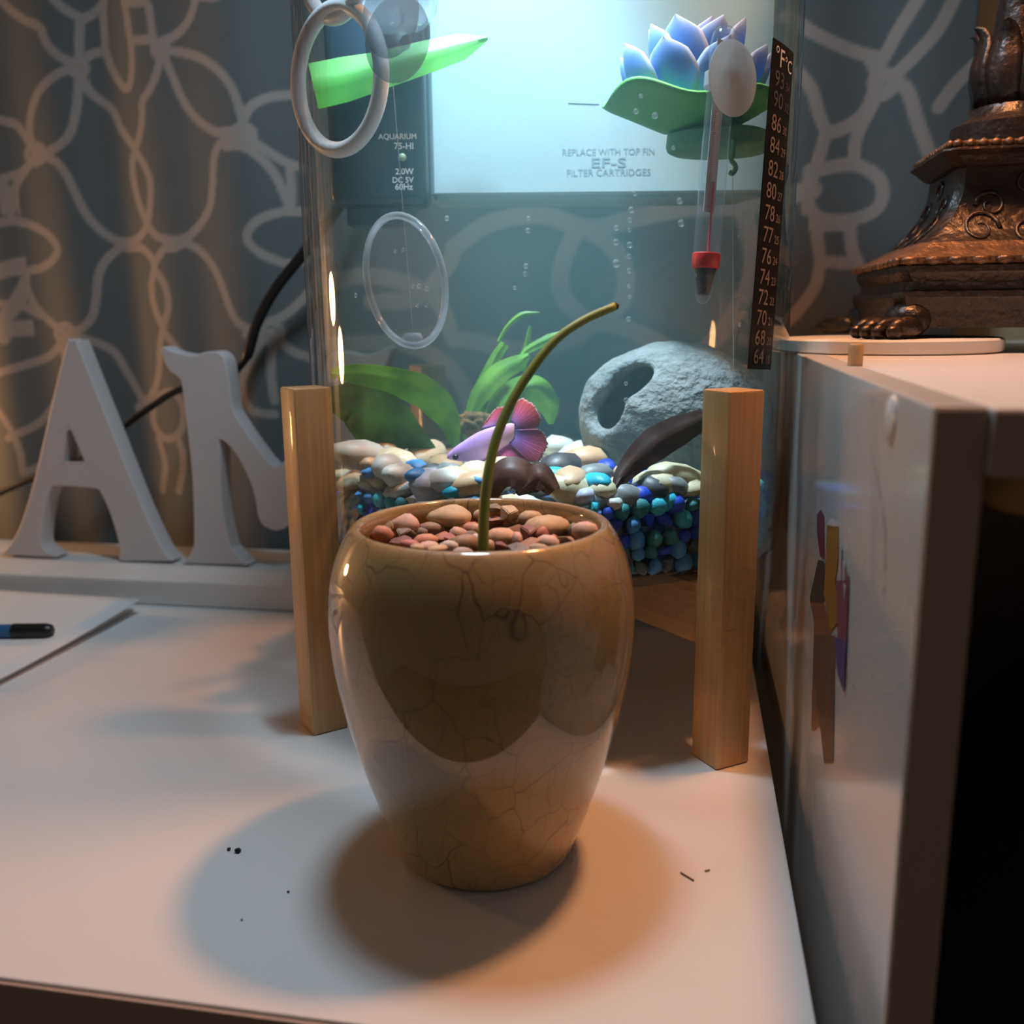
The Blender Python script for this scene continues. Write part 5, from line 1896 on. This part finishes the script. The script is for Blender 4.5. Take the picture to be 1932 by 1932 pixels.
stones = [
    (735, 215, 172, 78, 'bigtan', 0, 'large flat tan stone at the back of the pot'), (1440, 285, 165, 76, 'bigtan', 0, 'large creased tan stone right of the stem in the pot'),
    (410, 270, 112, 68, 'palepink', 0, 'big pale pink stone at the left in the pot'), (1715, 322, 84, 58, 'palepink', 0, 'pale pink stone against the right rim inside the pot'),
    (235, 345, 66, 56, 'salmon', 0, 'rounded salmon stone against the left rim inside the pot'), (395, 335, 100, 55, 'roughgrey', 1, 'rough grey stone beside the salmon stone in the pot'),
    (370, 388, 70, 30, 'maroon', 1, 'flat maroon stone under the rough grey stone in the pot'), (440, 418, 62, 30, 'pinkred', 0, 'pinkish red stone near the left front rim of the pot'),
    (600, 300, 76, 42, 'brown', 0, 'brownish grey stone left of the large tan one'), (660, 358, 60, 36, 'salmon', 1, 'bright salmon chip in the middle left of the pot'),
    (545, 390, 78, 42, 'salmon', 0, 'smooth salmon stone toward the left front of the pot'), (565, 432, 66, 30, 'palepink', 0, 'low pale pink stone at the front rim of the pot'),
    (640, 448, 60, 22, 'tan', 0, 'low tan stone at the front rim of the pot'), (722, 432, 58, 36, 'white', 0, 'whitish stone beside the glossy brown egg-shaped stone'),
    (785, 345, 56, 50, 'palepink', 0, 'upright pale pink stone left of the stem'), (745, 382, 50, 40, 'pinkred', 1, 'reddish chip below the upright pale pink stone'),
    (842, 415, 88, 56, 'brown', 0, 'glossy brown egg-shaped stone just left of the stem'), (868, 342, 52, 22, 'greydark', 0, 'thin grey stone left of the stem'),
    (870, 298, 72, 40, 'salmon', 0, 'orange salmon stone behind the stem'), (915, 392, 32, 46, 'white', 0, 'narrow pale stone touching the stem'),
    (1065, 158, 66, 36, 'greydark', 1, 'dark grey stone at the back rim of the pot'), (1160, 192, 96, 56, 'tan', 1, 'angular brownish tan stone at the back of the pot'),
    (1322, 222, 82, 46, 'tan', 0, 'lumpy tan stone at the back right of the pot'), (1085, 252, 112, 62, 'mauve', 1, 'angular mauve red stone right behind the stem'),
    (1150, 228, 52, 50, 'peach', 0, 'peach stone behind the mauve stone in the pot'), (1200, 312, 62, 40, 'rust', 1, 'rusty brown stone in the middle of the pot'),
    (1098, 372, 94, 60, 'peach', 0, 'pale peach rounded stone just right of the stem'), (1300, 345, 78, 66, 'maroon', 1, 'pointed maroon stone right of the peach one'),
    (1402, 345, 46, 46, 'pinkred', 0, 'small red round stone in front of the creased tan stone'), (1220, 388, 32, 50, 'palepink', 0, 'narrow pale pink stone in front of the rusty stone'),
    (1290, 412, 78, 40, 'rust', 1, 'dark rust shard near the front rim of the pot'), (1098, 434, 66, 40, 'maroon', 1, 'dark red stone at the front rim right of the stem'),
    (1230, 442, 72, 28, 'roughgrey', 1, 'rough grey stone at the front rim of the pot'), (1440, 402, 72, 46, 'palepink', 0, 'pink white stone near the right front rim'),
    (1482, 376, 36, 26, 'pinkred', 0, 'small red stone behind the pink white one'), (1572, 386, 66, 36, 'brown', 1, 'rough brown stone near the right rim of the pot'),
    (1642, 312, 46, 46, 'roughgrey', 0, 'grey brown stone beside the pale pink right rim stone'), (1755, 348, 46, 30, 'salmon', 0, 'small salmon stone at the far right rim'),
    (275, 285, 40, 36, 'tan', 1, 'small tan chip behind the salmon left rim stone'), (930, 312, 42, 40, 'peach', 0, 'small peach stone directly behind the stem'),
    (985, 250, 46, 50, 'salmon', 0, 'salmon stone behind the stem at the back'), (520, 330, 40, 34, 'greydark', 0, 'small dark grey stone left of the brownish one'),
    (820, 470, 60, 26, 'palepink', 0, 'low pale stone under the brown egg-shaped stone'), (1010, 440, 40, 44, 'peach', 0, 'narrow peach stone at the foot of the stem'),
    (1370, 440, 60, 26, 'tan', 0, 'low tan stone at the right front rim'), (950, 200, 50, 36, 'tan', 0, 'half-hidden tan stone behind the stem'),
    (500, 440, 50, 22, 'tan', 0, 'low tan stone beside the front left rim stones'), (1250, 260, 60, 44, 'brown', 0, 'brown stone between the lumpy tan and mauve stones'),
]
rng = random.Random(21)
for x, y, hw, hh, key, ang_, lab in stones:
    px, py = 660 + x * 0.2588, 920 + y * 0.2588
    q = at_z(px, py, 0.1022)
    dv = Vector((q.x - PX_, q.y - PY_, 0))
    sx_ = PXM(hw * 0.2588, 0.30) * (1.12 if hw > 100 else 1.26)
    sz_ = PXM(hh * 0.2588, 0.30) * (1.18 if hw > 100 else 1.36)
    lim = 0.0352 - sx_ * 0.75
    if dv.length > lim:
        # slide along the view ray to stay inside the pot
        d = ray(px, py)
        best = None
        for k in range(60):
            Y = PY_ + 0.034 - 0.068 * k / 59
            p_ = CAMP + d * (Y / d.y)
            e = max(0, math.hypot(p_.x - PX_, p_.y - PY_) - lim) * 3 + abs(p_.z - 0.1022)
            if best is None or e < best[0]:
                best = (e, p_)
        q = best[1]
    o = pebble('pot_stone', rng.randrange(10), 'st_' + key, q, (sx_, max(sx_ * 0.62, sz_ * 0.8), sz_), (rng.uniform(-.25, .25), rng.uniform(-.12, .12), rng.uniform(-.35, .35)), lab, 'stones in the crackle pot', bool(ang_))
    o['category'] = 'stone'

# ---- curved stem
st = thing('cut_stem', 'bare green plant stem curving up out of the pot', 'stem', (PX_, PY_, 0.095))
sp = [(913, 1062), (912, 1020), (913, 970), (920, 900), (937, 825), (966, 757), (1003, 697), (1050, 640), (1102, 604), (1160, 578)]
YS = [.272, .272, .273, .275, .278, .281, .284, .287, .290, .293]
P = smooth_path([at_y(x, y, Y) for (x, y), Y in zip(sp, YS)], 6)
obj('stalk', tube_bm(P, [PXM(10.8 - 3.0 * i / len(P), 0.28) for i in range(len(P))], 16), M['stem'], st, smooth=True)
e_ = P[-1]
d_ = (P[-1] - P[-3]).normalized()
obj('dry_tip', tube_bm([e_ - d_ * 0.0002, e_ + d_ * 0.0007, e_ + d_ * 0.0012], [0.00118, 0.0011, 0.0005], 12), M['stemtip'], st, smooth=True, label='dark dried cut end')
obj('fibre', tube_bm([e_ + d_ * 0.0008, e_ + d_ * 0.0016 + Vector((0.0004, 0, -0.0002))], [0.00012, 0.00005], 5), M['stemtip'], st)

# ================================================================== crumbs and twigs on the desk
for i, (x, y, r_, lab) in enumerate([(432, 1604, .00065, 'smaller of two dark crumbs on the desk'), (449, 1608, .00100, 'larger of two dark crumbs on the desk'), (544, 1684, .0004, 'tiny dark speck on the desk between crumbs and pot'),
                                     (456, 1737, .00035, 'tiny dark speck below the two crumbs')]):
    q = at_z(x, y, 0)
    o = obj('crumb', lumpy(q + Z * r_ * 0.7, (r_, r_, r_ * 0.8), 2, 0.5, 2.0, i * 3.0), M['crumb'], smooth=True)
    setp(o, lab, 'crumb')
for a, b, lab in (((1284, 1646), (1309, 1661), 'longer thin twig lying on the desk right of the pot'), ((1330, 1643), (1339, 1641), 'tiny twig fragment right of the longer twig')):
    o = obj('twig', tube_bm([at_z(*a, 0.0004), at_z(*b, 0.0004)], 0.00022, 6), M['roots'])
    setp(o, lab, 'twig')
